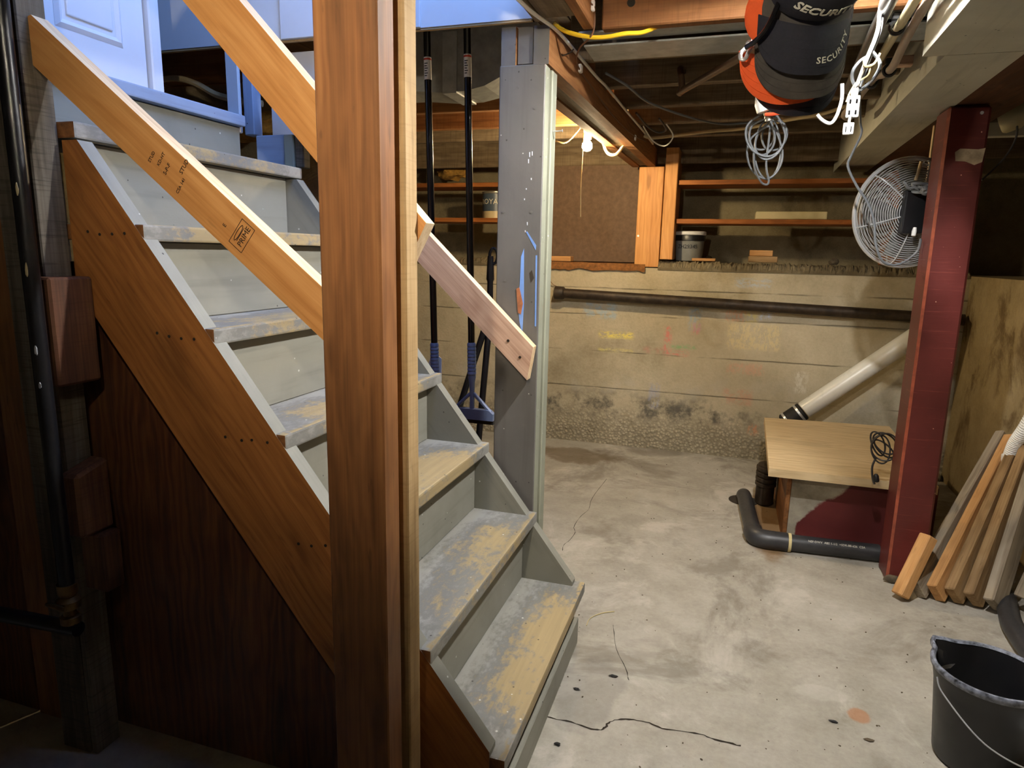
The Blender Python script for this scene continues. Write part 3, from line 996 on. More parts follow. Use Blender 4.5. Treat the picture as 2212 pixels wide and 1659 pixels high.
ru = thing('upper_handrail', 'new lumber rail passing behind the foreground post at the top', 'handrail', (-0.8, 1.15, 1.65))
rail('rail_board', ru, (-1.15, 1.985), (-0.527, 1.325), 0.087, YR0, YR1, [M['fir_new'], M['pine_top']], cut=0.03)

rf = thing('far_handrail', 'pale new pine rail screwed to the dark grey stud', 'handrail', (-1.0, 1.995, 1.3))
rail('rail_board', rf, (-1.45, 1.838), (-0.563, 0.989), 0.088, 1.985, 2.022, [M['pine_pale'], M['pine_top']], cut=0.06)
for p in ((-0.645, 1.005), (-0.605, 0.955)):
    rod('screw', (p[0], 1.9835, p[1]), (p[0], 2.0, p[1]), [(0.0045, 0), (0.0045, 0.003)], M['iron'], rf, 10)

# dark grey painted post under the beam
gs = thing('painted_stud_post', 'dark grey painted wooden post with pale green edge under the beam', 'post', (-0.63, 2.08, 0))
st = bx('front_plank', -0.703, -0.560, 2.028, 2.082, 0.0, 1.823, M['stud_paint'], 'z', gs, 0.003)
for p in st.data.polygons: pass
st.data.materials.append(M['green_edge'])
for p in st.data.polygons:
    if (st.matrix_basis.to_3x3() @ p.normal).x > 0.9: p.material_index = 1
st2 = bx('back_plank', -0.700, -0.552, 2.085, 2.138, 0.0, 1.818, M['green_edge'], 'z', gs, 0.003)


def paint_patch(name, pts, y, mat, parent):
    return prism_xz(name, pts, y - 0.0008, y, mat, parent)


bluep = plain('bright_blue_paint', lin(120, 160, 226), 0.5, var=0.1)
whitep = plain('white_paint_drip', lin(216, 220, 228), 0.5, var=0.05)
rawp = plain('splintered_bare_wood', lin(170, 106, 66), 0.8, var=0.2, scale=40)
yf = 2.0282
paint_patch('blue_paint_run', [(-0.622, 1.265), (-0.613, 1.29), (-0.611, 1.20), (-0.609, 1.12), (-0.612, 1.02), (-0.622, 1.06), (-0.63, 1.12), (-0.624, 1.18)], yf, bluep, gs)
paint_patch('blue_paint_run', [(-0.608, 1.34), (-0.604, 1.342), (-0.574, 1.30), (-0.575, 1.285)], yf, bluep, gs)
paint_patch('blue_paint_run', [(-0.575, 1.27), (-0.570, 1.27), (-0.567, 1.05), (-0.572, 1.05)], yf, bluep, gs)
paint_patch('chipped_spot', [(-0.635, 1.165), (-0.625, 1.17), (-0.612, 1.12), (-0.618, 1.085), (-0.628, 1.09)], yf - 0.001, rawp, gs)
paint_patch('chipped_spot', [(-0.594, 1.215), (-0.586, 1.225), (-0.578, 1.20), (-0.588, 1.185)], yf, M['crack'], gs)
for (x, z, h) in ((-0.604, 1.575, .014), (-0.596, 1.577, .012), (-0.607, 1.555, .012), (-0.597, 1.50, .006), (-0.612, 1.47, .004), (-0.617, 1.44, .005), (-0.606, 1.37, .01), (-0.612, 1.345, .006)):
    paint_patch('white_drip', [(x, z), (x + 0.003, z), (x + 0.003, z - h), (x + 0.0005, z - h)], yf, whitep, gs)
for (x, z) in ((-0.683, 1.40), (-0.593, 1.40), (-0.672, 1.19), (-0.676, 0.94), (-0.59, 1.70), (-0.645, 1.76)):
    rod('nail_head', (x, yf - 0.0015, z), (x, yf + .01, z), [(0.004, 0), (0.004, 0.003)], M['stud_paint'], gs, 10)
rod('nail', (-0.556, 2.10, 1.645), (-0.515, 2.10, 1.646), [(0.002, 0), (0.002, 0.033), (0.0045, 0.034), (0.0045, 0.036)], M['steel'], gs, 8)

# three-ply beam running away from it
SK = 0.027


def skew(x, y): return x + SK * (y - 2.05)


def beam_ply(name, parent, xa, xb, y0, y1, z0, z1, mat):
    vs, fs = [], []
    for y in (y0, y1):
        for (x, z) in ((xa, z0), (xb, z0), (xb, z1), (xa, z1)): vs.append((skew(x, y), y, z))
    fs = [(0, 1, 2, 3), (4, 5, 6, 7), (0, 1, 5, 4), (1, 2, 6, 5), (2, 3, 7, 6), (3, 0, 4, 7)]
    fr = frame(V((skew((xa + xb) / 2, (y0 + y1) / 2), (y0 + y1) / 2, (z0 + z1) / 2)), (SK, 1, 0), (0, 0, 1))
    o = world_mesh(name, vs, fs, mat, parent, fr)
    return o


bt = thing('built_up_beam', 'three-ply orange wooden beam resting on the dark grey post', 'beam', (-0.63, 3.2, 1.82))
for i, (xa, xb, z0, m) in enumerate(((-0.705, -0.658, 1.826, 'saw'), (-0.656, -0.608, 1.832, 'saw_old'), (-0.606, -0.556, 1.826, 'saw'))):
    o = beam_ply('beam_ply', bt, xa + .001, xb - .001, (2.045, 2.056, 2.05)[i], 4.46, z0, 1.934, M[m])
    o.data.materials.append(M['stud_paint'])
    for p in o.data.polygons:
        if p.normal.x < -0.9: p.material_index = 1
text_obj('pencil_mark', '6A', 0.05, (-0.5555, 2.30, 1.865), (0.027, 1, 0), (0, 0, 1), M['ink'], bt, 0.0003)
tube('bent_nail', [(-0.556, 2.185, 1.888), (-0.548, 2.19, 1.886), (-0.538, 2.235, 1.905), (-0.532, 2.255, 1.92)], 0.0022, M['iron'], bt, 6)

# uprights on the ledge that carry its far end
up = thing('ledge_upright', 'orange wooden upright on the ledge under the far end of the beam', 'post', (-0.51, WY, LZ))
bx('upright_board', -0.590, -0.437, WY - 0.012, WY + 0.03, LZ + 0.006, 1.823, M['fir_new'], 'z', up, 0.003)
rod('screw_head', (-0.575, WY - 0.0135, 1.40), (-0.575, WY, 1.40), [(0.007, 0), (0.006, 0.003)], M['steel'], up, 10)
up2 = bx('shelf_upright', -0.430, -0.352, WY - 0.022, WY + 0.28, 1.256, 1.934, M['fir_new'], 'z')
tag(up2, 'orange wooden shelf end board beside the ledge upright', 'board')

# weathered post on the far left, with nailed blocks
lp = thing('weathered_post', 'weathered grey saw-marked post at the left edge', 'post', (-1.49, 1.14, 0))
bx('post_core', -1.545, -1.455, 1.10, 1.172, 0.0, 2.13, M['grey_old'], 'z', lp, 0.004)
bx('post_face', -1.453, -1.434, 1.104, 1.172, 0.0, 2.13, M['grey_old'], 'z', lp, 0.003)
b1 = bx('nailed_block', -1.437, -1.378, 1.068, 1.174, 0.965, 1.203, M['block'], 'z', None, 0.005)
tag(b1, 'dark brown wood block nailed to the weathered post, the largest', 'block', 'blocks nailed to the weathered post')
b2 = bx('nailed_block', -1.437, -1.382, 1.085, 1.174, 0.60, 0.775, M['block'], 'z', None, 0.008)
tag(b2, 'angled dark wood block low on the weathered post', 'block', 'blocks nailed to the weathered post')
for v in b2.data.vertices:
    if v.co.x > 0.06 and v.co.z < 0: v.co.x -= 0.02
b3 = bx('nailed_block', -1.437, -1.365, 1.12, 1.174, 0.45, 0.598, M['block'], 'z', None, 0.006)
tag(b3, 'lowest dark wood block nailed to the weathered post', 'block', 'blocks nailed to the weathered post')
lb = thing('left_partition', 'dark brown plank partition behind the black pipe', 'partition', (-2.2, 1.2, 0))
for i in range(8):
    bx('plank', -1.72 - 0.18 * i, -1.55 - 0.18 * i, 1.17 + 0.006 * (i % 2), 1.19 + 0.006 * (i % 2), 0.0, 2.13, M['ply_dark'] if i % 2 else M['fir_post'], 'z', lb, 0.003)

# black pipe with valve
pb = thing('iron_water_pipe', 'black iron pipe with a valve against the weathered post', 'pipe', (-1.36, 1.03, 0.43))
PX, PY = -1.375, 1.03
rod('pipe', (PX, PY, 0.52), (PX, PY, 2.13), [(0.0165, 0), (0.0165, 1.61)], M['iron_black'], pb)
rod('valve_body', (PX, PY, 0.42), (PX, PY, 0.52), [(0.014, 0), (0.021, 0.004), (0.021, 0.02), (0.014, 0.024), (0.013, 0.036), (0.024, 0.042), (0.026, 0.06), (0.017, 0.07), (0.021, 0.08), (0.021, 0.1)], M['brass'], pb)
rod('valve_handle', (PX + 0.02, PY - 0.03, 0.475), (PX - 0.03, PY - 0.03, 0.478), [(0.004, 0), (0.006, 0.01), (0.006, 0.04), (0.004, 0.05)], M['brass'], pb, 10)
rod('branch_pipe', (PX + 0.02, PY, 0.41), (-1.9, PY - 0.02, 0.40), [(0.017, 0), (0.017, 0.54)], M['iron_black'], pb)
for z, s in ((1.38, 1.6), (1.22, 2.0), (1.055, 1.4), (0.98, 0.9)):
    lump('paint_splash', (PX + 0.008, PY - 0.0145, z), (0.004, 0.0015, 0.008 * s), whitep if z < 1.2 else M['can_cream'], z * 9, pb, 2)

# red painted column
rc = thing('red_column', 'dark red painted square wooden column under the whitewashed beam', 'column', (0.762, 2.93, 0))
bm = box_bm(1.816, 0.134, 0.15, 0.009, 1)
col = mesh_obj('column_shaft', bm, M['red'], rc, frame(V((0.762, 2.93, 0.908)), (-0.004, 0, 1), (1, 0, 0)))
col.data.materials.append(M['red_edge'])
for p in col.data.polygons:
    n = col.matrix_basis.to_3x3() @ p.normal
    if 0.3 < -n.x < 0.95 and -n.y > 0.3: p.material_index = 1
paint_patch('bare_patch', [(0.73, 1.66), (0.745, 1.672), (0.80, 1.668), (0.822, 1.672), (0.818, 1.625), (0.795, 1.615), (0.765, 1.628), (0.735, 1.63)], 2.8548, M['bare_patch'], rc)
rod('nail_head', (0.795, 2.853, 1.79), (0.795, 2.87, 1.79), [(0.006, 0), (0.006, 0.002)], M['steel'], rc, 10)
lump('foot_dirt', (0.72, 2.852, 0.02), (0.03, 0.012, 0.018), M['dirt'], 2.2, rc, 2)

# whitewashed beam on the right
wbm = thing('whitewashed_beam', 'heavy whitewashed beam of several plies resting on the red column', 'beam', (0.66, 3.2, 1.82))
beam_ply('beam_ply', wbm, 0.500, 0.690, 2.19, 4.82, 1.8185, 2.0, M['beam_white'])
beam_ply('beam_ply', wbm, 0.692, 0.90, 2.19, 4.82, 1.822, 2.0, M['beam_brown'])
beam_ply('beam_ply', wbm, 0.446, 0.72, 0.6, 2.186, 1.8185, 2.05, M['beam_white'])
beam_ply('beam_ply', wbm, 0.722, 0.94, 0.6, 2.186, 1.822, 2.05, M['beam_brown'])

# ================================================================== SHELVES ON THE LEDGE
for side, x0, x1 in (('right', -0.345, 0.87), ('left', -2.9, -1.22)):
    for z, nm in ((1.742, 'upper'), (1.508, 'lower')):
        s = bx('ledge_shelf', x0, x1, WY + 0.005, WY + 0.29, z - 0.028, z, M['shelf'], 'x', None, 0.002)
        tag(s, f'{nm} brown shelf board above the ledge, {"right of the orange uprights" if side == "right" else "behind the two squeegee handles"}', 'shelf', 'boards shelved above the ledge')
su = bx('shelf_upright', 0.875, 0.96, WY + 0.02, WY + 0.3, LZ + 0.05, 1.80, M['shelf'], 'z')
tag(su, 'brown shelf end board behind the wire fan', 'board')
su = bx('shelf_upright', -1.215, -1.20, WY + 0.16, WY + 0.45, LZ + 0.003, 1.93, M['hard'], 'z')
tag(su, 'brown divider board at the left end of the hardboard bay', 'board')
hb = bx('hardboard_panel', -1.198, -0.594, WY + 0.17, WY + 0.178, LZ + 0.03, 1.93, M['hard'], 'z', None, 0.001)
tag(hb, 'brown hardboard panel behind the lit bulb', 'panel')
# torn felt lying on the ledge
bm = bmesh.new()
nx = 46
rings = []
for i in range(nx + 1):
    x = -1.28 + 0.76 * i / nx
    w = mnoise.noise(V((x * 9, 0, 0))) * 0.02 + mnoise.noise(V((x * 31, 4, 0))) * 0.008
    pr = [(WY + 0.16, LZ + 0.022), (WY + 0.02, LZ + 0.026 + w * 0.2), (WY - 0.012, LZ + 0.022), (WY - 0.018, LZ - 0.004 + w * 0.5), (WY - 0.018, LZ - 0.022 + w), (WY - 0.010, LZ - 0.022 + w), (WY - 0.006, LZ + 0.010), (WY + 0.16, LZ + 0.012)]
    rings.append([bm.verts.new((x, y, z)) for y, z in pr])
for A, B in zip(rings, rings[1:]):
    for k in range(8): bm.faces.new((A[k], A[(k + 1) % 8], B[(k + 1) % 8], B[k]))
bm.faces.new(rings[0]); bm.faces.new(list(reversed(rings[-1])))
bmesh.ops.recalc_face_normals(bm, faces=bm.faces)
tag(mesh_obj('felt_strip', bm, M['rug']), 'torn brown felt hanging over the ledge in front of the hardboard', 'felt')
ob = bx('offcut', -1.30, -1.02, WY + 0.03, WY + 0.12, LZ + 0.028, LZ + 0.062, M['scrap_a'], 'x', None, 0.003)
tag(ob, 'thin wood offcut lying on the brown felt', 'offcut')

# things on the shelves
can = thing('paint_can', 'slate blue paint can with a cream foot on the lower left shelf', 'paint can', (-1.615, WY + 0.12, 1.508))
cmw = Matrix.Translation((-1.60, WY + 0.115, 1.508))
mesh_obj('can_body', lathe_bm([(0.078, 0.0), (0.08, 0.002), (0.08, 0.048)], 36), M['can_cream'], can, cmw, True)
mesh_obj('can_label', lathe_bm([(0.0805, 0.0485), (0.0805, 0.165)], 36), M['can_blue'], can, cmw, True)
mesh_obj('can_rim', lathe_bm([(0.080, 0.1655), (0.083, 0.17), (0.083, 0.178), (0.079, 0.18), (0.072, 0.18), (0.07, 0.172), (0.01, 0.172)], 36), M['tin'], can, cmw, True)


def can_text(s, size, z, r, ang0, cx, cy, mat, parent, squash=1.0):
    def warp(co):
        a = ang0 + co.x / r
        rr = r + 0.0008 + co.z
        return V((rr * math.sin(a), -rr * math.cos(a), co.y))
    o = text_obj('lettering', s, size, (cx, cy, z), (1, 0, 0), (0, 1, 0), mat, parent, 0.0003, None)
    for v in o.data.vertices:
        w = warp(v.co)
        v.co = V((w.x, w.y, w.z))
    return o


can_text('ROYAL', 0.05, 1.508 + 0.095, 0.0805, -1.0, -1.60, WY + 0.115, M['white_print'], can)
pail = thing('shelf_pail', 'grey lidded pail with a stencilled code on the ledge', 'pail', (-0.255, WY + 0.16, LZ + 0.05))
pmw = Matrix.Translation((-0.262, WY + 0.17, LZ + 0.0465))
mesh_obj('pail_body', lathe_bm([(0.07, 0.0), (0.082, 0.004), (0.094, 0.165)], 32), M['pail_grey'], pail, pmw, True)
mesh_obj('pail_lid', lathe_bm([(0.097, 0.166), (0.101, 0.168), (0.101, 0.186), (0.096, 0.19), (0.02, 0.19)], 32), M['white_wall'], pail, pmw, True)
mesh_obj('pail_collar', lathe_bm([(0.0955, 0.13), (0.0965, 0.131), (0.0965, 0.162), (0.0955, 0.164)], 32, False, False), M['black'], pail, pmw, True)
can_text('ZH29345', 0.034, LZ + 0.047 + 0.082, 0.0915, -0.82, -0.262, WY + 0.17, M['ink_dark'], pail)
wbx = bx('cream_box', 0.125, 0.525, WY + 0.02, WY + 0.26, 1.5095, 1.555, M['beige_box'], 'x', None, 0.003)
tag(wbx, 'flat cream box on the lower right shelf', 'box')
o = bx('offcut', 0.70, 0.86, WY + 0.12, WY + 0.21, 1.5095, 1.555, M['scrap_a'], 'x', None, 0.003)
tag(o, 'yellow wood offcut on the lower shelf next to the fan', 'offcut')
o = bx('offcut', 0.105, 0.275, WY + 0.04, WY + 0.135, LZ + 0.05, LZ + 0.088, M['scrap_b'], 'x', None, 0.004)
tag(o, 'brown brick-shaped offcut lying on the ledge under another', 'offcut')
o = bx('offcut', 0.11, 0.245, WY + 0.05, WY + 0.13, LZ + 0.0885, LZ + 0.124, M['scrap_a'], 'x', None, 0.003)
tag(o, 'pale offcut stacked on the brown one on the ledge', 'offcut')
o = bx('offcut', -0.235, -0.09, WY + 0.02, WY + 0.14, LZ + 0.05, LZ + 0.068, M['scrap_a'], 'x', None, 0.003)
tag(o, 'thin flat offcut on the ledge in front of the grey pail', 'offcut')
tag(lump('stone', (-0.14, WY + 0.3, LZ + 0.064), (0.022, 0.02, 0.022), M['dirt'], 4.4, None, 2), 'rust brown stone beside the grey pail', 'stone')
tag(lump('stone', (0.6, WY + 0.12, LZ + 0.064), (0.026, 0.024, 0.022), M['dirt'], 7.7, None, 2), 'brown stone on the ledge below the wire fan', 'stone')

o = lump('insulation_tuft', (-2.0, WY + 0.35, 1.86), (0.12, 0.06, 0.06), M['insul'], 8.8, None, 3, 0.6)
tag(o, 'torn tan insulation tuft above the upper shelf behind the black handles', 'insulation')
o = bx('ceiling_strip', 0.745, 0.762, 3.26, 3.275, 1.52, 1.93, M['pine_top'], 'z')
tag(o, 'pale upright strip between the wire fan and the red column', 'strip')

# iron pipe across the back wall
ip = thing('wall_pipe', 'rusty dark iron pipe sloping across the concrete back wall', 'pipe', (-1.0, WY - 0.05, 1.0))
pa, pb2 = V((-1.09, WY - 0.055, 1.022)), V((1.28, WY - 0.055, 0.958))
L = (pb2 - pa).length
rod('pipe', pa, pb2, [(0.032, 0.0), (0.032, L)], M['iron'], ip, 24)
rod('pipe_coupling', pa - (pb2 - pa).normalized() * 0.012, pb2, [(0.034, 0), (0.043, 0.004), (0.043, 0.058), (0.038, 0.066), (0.033, 0.068)], M['iron'], ip, 24)
tube('old_wire', [(-1.09, WY - 0.03, 1.062), (-1.13, WY - 0.02, 1.08), (-1.17, WY - 0.015, 1.15), (-1.16, WY - 0.012, 1.20)], 0.002, M['cord_brown'], ip, 5)

# ================================================================== BACK LEFT: DUCT, TOOLS
dk = thing('round_duct', 'dull galvanised heating duct curving up behind the stairwell panel', 'duct', (-1.1, 2.7, 1.9))
prof = [(-1.6, 1.912), (-1.3, 1.912), (-1.15, 1.898), (-1.05, 1.90), (-0.97, 1.915), (-0.88, 1.955), (-0.80, 2.02), (-0.76, 2.13), (-1.6, 2.13)]
prism_xz('duct_body', prof, 2.62, 2.83, M['galv_old'], dk)
prism_xz('duct_strap', [(-1.145, 1.893), (-1.085, 1.893), (-1.085, 2.12), (-1.145, 2.12)], 2.614, 2.8355, M['galv'], dk)


def squeegee(name, label, top, bot, head, headlike):
    """hung from the joists by the end of its handle"""
    t = thing(name, label, 'squeegee', bot, 'squeegees hanging behind the stairs')
    top, bot = V(top), V(bot)
    d = (bot - top).normalized()
    L = (bot - top).length
    rod('handle', top, bot, [(0.009, 0), (0.0125, 0.004), (0.0125, 0.3), (0.0125, L)], M['black_gloss'], t, 16)
    la = top + d * (0.14)
    rod('handle_label', la, bot, [(0.0129, 0), (0.0131, 0.001), (0.0131, 0.073), (0.0129, 0.074)], M['label'], t, 16)
    rod('label_stripe', la + d * 0.004, bot, [(0.01325, 0), (0.01325, 0.006)], M['label_red'], t, 16)
    for i in range(6):
        zc = la + d * (0.022 + 0.008 * i) + V((0.0, -0.0133, 0))
        board('label_print', zc + V((-0.006, 0, 0)), zc + V((0.006 - 0.003 * (i % 2), 0, 0)), 0.003, 0.0006, (0, 0, 1), M['ink_dark'], t, 0)
    g = [(0.0135, 0)]
    for i in range(9):
        g += [(0.0165, 0.006 + i * 0.013), (0.0165, 0.014 + i * 0.013), (0.0145, 0.016 + i * 0.013)]
    g += [(0.015, 0.13), (0.011, 0.15), (0.009, 0.20), (0.009, 0.215)]
    rod('grip', bot - d * 0.002, bot + d, g, M['slate_plastic'], t, 18)
    if head:
        hc = bot + d * 0.20
        w, hh = 0.088, 0.062
        for s in (-1, 1):
            board('head_brace', hc + V((s * 0.004, 0, 0.012)), hc + V((s * w * 0.86, 0, -0.058)), 0.014, 0.012, (0, 1, 0), M['slate_plastic'], t, 0.003)
        bx('head_stem', hc.x - 0.008, hc.x + 0.008, hc.y - 0.008, hc.y + 0.008, hc.z - 0.06, hc.z + 0.01, M['slate_plastic'], 'z', t, 0.003)
        vs = [(hc.x - w, 0, hc.z - 0.062), (hc.x - w * 0.8, 0, hc.z - 0.048), (hc.x + w * 0.8, 0, hc.z - 0.048), (hc.x + w, 0, hc.z - 0.062), (hc.x + w, 0, hc.z - 0.088), (hc.x - w * 0.93, 0, hc.z - 0.088)]
        prism_xz('head_bar', [(v[0], v[2]) for v in vs], hc.y - 0.014, hc.y + 0.012, M['slate_plastic'], t)
        bx('rubber_blade', hc.x - w, hc.x + w, hc.y - 0.006, hc.y + 0.004, hc.z - 0.104, hc.z - 0.0885, M['rubber'], 'x', t, 0.001)
    else:
        hc = bot + d * 0.06
        prism_xz('scraper_blade', [(hc.x - 0.018, hc.z + 0.03), (hc.x - 0.045, hc.z - 0.06), (hc.x + 0.02, hc.z - 0.09), (hc.x + 0.02, hc.z)], hc.y + 0.018, hc.y + 0.021, M['white_plastic'], t)
    return t


squeegee('floor_squeegee', 'long black handled squeegee with slate blue head, the one nearer the dark post', (-0.918, 2.30, 2.08), (-0.890, 2.30, 0.945), True, 1)
squeegee('floor_scraper', 'long black handled tool next to the foreground post with a ribbed grip', (-1.068, 2.30, 2.08), (-1.040, 2.30, 0.935), False, 0)

gr = thing('reacher_tool', 'black folding two-legged pole tool leaning behind the dark grey post', 'pole tool', (-0.93, 2.35, 0))
tp = V((-0.898, 2.52, 1.262))
for nm, b in (('leg', V((-0.905, 2.30, 0.0))), ('leg', V((-1.16, 2.30, 0.0)))):
    j = tp + V((0.0, 0, -0.25)) if b.x > -1 else tp + V((-0.006, -0.02, -0.26))
    rod(nm, j, b, [(0.012, 0), (0.013, 0.01), (0.013, (b - j).length - 0.01), (0.010, (b - j).length)], M['black_gloss'], gr, 14)
rod('neck', tp + V((0, 0, -0.24)), tp, [(0.016, 0), (0.017, 0.02), (0.013, 0.05), (0.012, 0.14), (0.016, 0.15), (0.014, 0.20), (0.012, 0.24)], M['black_gloss'], gr, 14)
ring = [tp + V((0.012 + 0.016 * math.cos(t), 0, 0.0 + 0.03 * math.sin(t))) for t in [i * math.pi / 6 for i in range(12)]]
tube('hanging_loop', ring, 0.006, M['black_gloss'], gr, 8, 3, True)

# ================================================================== SUMP CORNER
sump = thing('sump_box', 'low red painted concrete box with a plywood lid beside the red column', 'box', (0.6, 3.6, 0))
bx('side_board', 0.325, 0.345, 3.16, 4.1, 0.0, 0.318, M['fir_post'], 'y', sump, 0.003)
vs = slab('front_face', 0.346, 0.93, 3.17, 4.1, 0.0, 0.318, M['red_block'], sump)
lid_pts = [(0.236, 3.08), (0.90, 3.08), (0.93, 4.16), (0.262, 4.105)]
lv = [(x, y, z) for z in (0.319, 0.356) for x, y in lid_pts]
world_mesh('lid', lv, [(3, 2, 1, 0), (4, 5, 6, 7), (0, 1, 5, 4), (1, 2, 6, 5), (2, 3, 7, 6), (3, 0, 4, 7)], M['lid'], sump, frame(V((0.58, 3.6, 0.33)), (1, 0, 0), (0, 1, 0)))
# ribbed pump casing peeping out behind the lid
pc = thing('pump_casing', 'dark ribbed pump casing behind the left edge of the plywood lid', 'pump', (0.31, 3.62, 0))
mesh_obj('ribbed_body', lathe_bm([(0.06, 0.0), (0.075, 0.01), (0.075, 0.10)] + [q for i in range(4) for q in ((0.085, 0.105 + i * 0.028), (0.085, 0.12 + i * 0.028), (0.072, 0.124 + i * 0.028), (0.072, 0.131 + i * 0.028))], 24), M['iron'], pc, Matrix.Translation((0.268, 3.62, 0.0)) @ Matrix.Scale(0.62, 4, (1, 0, 0)) @ Matrix.Scale(0.8, 4, (0, 1, 0)), True)

wpz = thing('drain_pipe', 'thick white plastic drain pipe slanting up behind the red column', 'pipe', (0.5, 4.28, 0.38))
wa, wz = V((0.475, 4.27, 0.372)), V((1.05, 4.30, 0.875))
dd = (wz - wa).normalized()
wl = (wz - wa).length
rod('pipe', wa + dd * 0.02, wz, [(0.053, 0), (0.053, wl + 0.15)], M['pvc'], wpz, 32)
rod('rubber_coupling', wa - dd * 0.12, wz, [(0.045, 0), (0.056, 0.01), (0.056, 0.13), (0.05, 0.135)], M['rubber'], wpz, 28)
rod('hose_clamp', wa - dd * 0.018, wz, [(0.0565, 0), (0.058, 0.001), (0.058, 0.013), (0.0565, 0.014)], M['steel'], wpz, 28)
rod('hose_clamp', wa - dd * 0.1, wz, [(0.0565, 0), (0.058, 0.001), (0.058, 0.013), (0.0565, 0.014)], M['steel'], wpz, 28)

ap = thing('floor_pipe', 'black plastic elbow pipe lying on the floor before the red box', 'pipe', (0.2, 3.05, 0))
R = 0.037
rod('floor_collar', (0.165, 3.62, 0.0), (0.165, 3.62, 1), [(0.075, 0), (0.075, 0.004), (0.06, 0.006)], M['crack'], ap, 24)
path = [V((0.165, 3.66, 0.012)), V((0.165, 3.60, 0.036)), V((0.172, 3.5, R)), V((0.196, 3.12, R))]
tube('long_leg', path, R, M['abs'], ap, 18, 6)
el = [V((0.196, 3.125, R)), V((0.199, 3.085, R)), V((0.212, 3.05, R)), V((0.243, 3.036, R)), V((0.285, 3.035, R))]
tube('elbow', el, R + 0.006, M['abs'], ap, 20, 5)
rod('joint_ring', (0.34, 3.037, R), (1, 3.052, R), [(R + 0.005, 0), (R + 0.005, 0.012)], M['twine'], ap, 20)
rod('short_leg', (0.28, 3.035, R), (0.694, 3.058, R), [(R, 0), (R, 0.428)], M['abs'], ap, 20)
rod('elbow_socket', (0.275, 3.035, R), (0.694, 3.058, R), [(R + 0.005, 0), (R + 0.005, 0.062)], M['abs'], ap, 20)
txo = text_obj('pipe_print', 'NSF-DWV  ABS 1-1/2  =SDR-88-626  CSA', 0.013, (0.42, 3.043 - R * 0.80, R + R * 0.66), (1, 0.055, 0), (0, 0.62, 0.78), M['white_print'], ap, 0.0002)

cc = thing('coiled_cord', 'coil of black power cord hanging by the red column above the lid', 'cord', (0.70, 3.02, 0.36))
for i, (dx, dz, rx, rz) in enumerate(((0, 0, .05, .058), (-.012, -.012, .036, .06), (.004, .012, .046, .044), (-.02, .004, .03, .05), (.008, -.02, .04, .036))):
    c = V((0.668 + dx, 3.012 + .011 * i, 0.52 + dz))
    ring = [c + V((rx * math.cos(t + .2 * i), 0.008 * math.sin(2 * t + i), rz * math.sin(t))) for t in [k * math.pi / 8 for k in range(16)]]
    tube('cord_loop', ring, 0.0036, M['cord_dark'], cc, 6, 3, True)
tube('cord_tail', [(0.645, 3.03, 0.47), (0.632, 3.02, 0.43), (0.636, 3.01, 0.385), (0.645, 3.0, 0.36)], 0.0045, M['cord_dark'], cc, 6)
rod('plug', (0.645, 3.0, 0.405), (0.652, 2.998, 0.36), [(0.006, 0), (0.011, 0.008), (0.012, 0.03), (0.008, 0.034)], M['black'], cc, 10)

# ------------------------------------------------------------------ leaning lumber
lean = V((.461, .76, .457)).normalized()
wide_n = V((.35, -.9, 0))
wide_n = (wide_n - lean * wide_n.dot(lean)).normalized()     # wide faces look out over the floor
edge_n = lean.cross(wide_n)
if edge_n.z < 0: edge_n = -edge_n                            # narrow edges look up at the lamp
spec = [(.46, 'scrap_a', 0.0, 'shortest orange stud end leaning beside the red column'),
        (1.00, 'scrap_c', .012, 'long grey-brown stud leaning just behind the shortest orange one'),
        (.98, 'scrap_a', .010, 'knotty orange stud in the middle of the leaning lumber'),
        (.90, 'scrap_b', .016, 'brown stud leaning right of the knotty orange one'),
        (.84, 'scrap_b', .012, 'dark brown stud leaning next to the grey one'),
        (.78, 'scrap_c', .0, 'grey stud with a paint fleck, last of the leaning lumber towards the bucket')]
for i, (L, m, back, lab) in enumerate(spec):
    p = V((.722 + .0600 * i, 2.738 - .006 * i + back, .0365))
    if i == 0: o = board('stud', (.717, 2.707, .019), (.812, 2.806, .236), .046, .05, edge_n, M[m], None, .004)
    else:
        q = V((1.255, (0, 3.52, 3.42, 3.33, 3.24, 3.14)[i], (0, .49, .50, .51, .51, .51)[i]))
        ln_ = (q - p).normalized()
        o = board('stud', p, q, .086, .038, edge_n - ln_ * edge_n.dot(ln_), M[m], None, .004)
    tag(o, lab, 'lumber', 'loose studs leaning on the right wall')
    if i == 5:
        c = p + lean * .22 + edge_n * .0436
        fk = lump('paint_fleck', c, (.006, .012, .004), M['white_print'], 3.3, o, 2)
fl = None

# right edge clutter
hs = thing('corrugated_hose', 'white corrugated hose hanging at the right edge above the studs', 'hose', (1.24, 3.2, 0.4))
hp = catmull([(1.262, 3.15, 1.19), (1.25, 3.15, 0.95), (1.235, 3.17, 0.75), (1.215, 3.20, 0.62), (1.20, 3.24, 0.53), (1.20, 3.27, 0.45)], 22)
bm = bmesh.new()
tube_into(bm, [p - V((1.24, 3.2, 0.4)) for p in hp], [0.024 + (0.003 if i % 2 else 0) for i in range(len(hp))], 14)
mesh_obj('hose_body', bm, M['white_plastic'], hs, Matrix.Translation((1.24, 3.2, 0.4)), True)
rod('hose_cuff', (1.20, 3.27, 0.47), (1.20, 3.275, 0.40), [(0.029, 0), (0.029, 0.06)], M['white_plastic'], hs, 16)
o = tube('black_floor_hose', [(1.10, 2.82, 0.03), (1.06, 2.68, 0.035), (1.035, 2.55, 0.035), (1.03, 2.35, 0.035), (1.05, 2.1, 0.035)], 0.034, M['abs'], None, 14)
tag(o, 'black pipe on the floor at the right edge past the lumber', 'pipe')
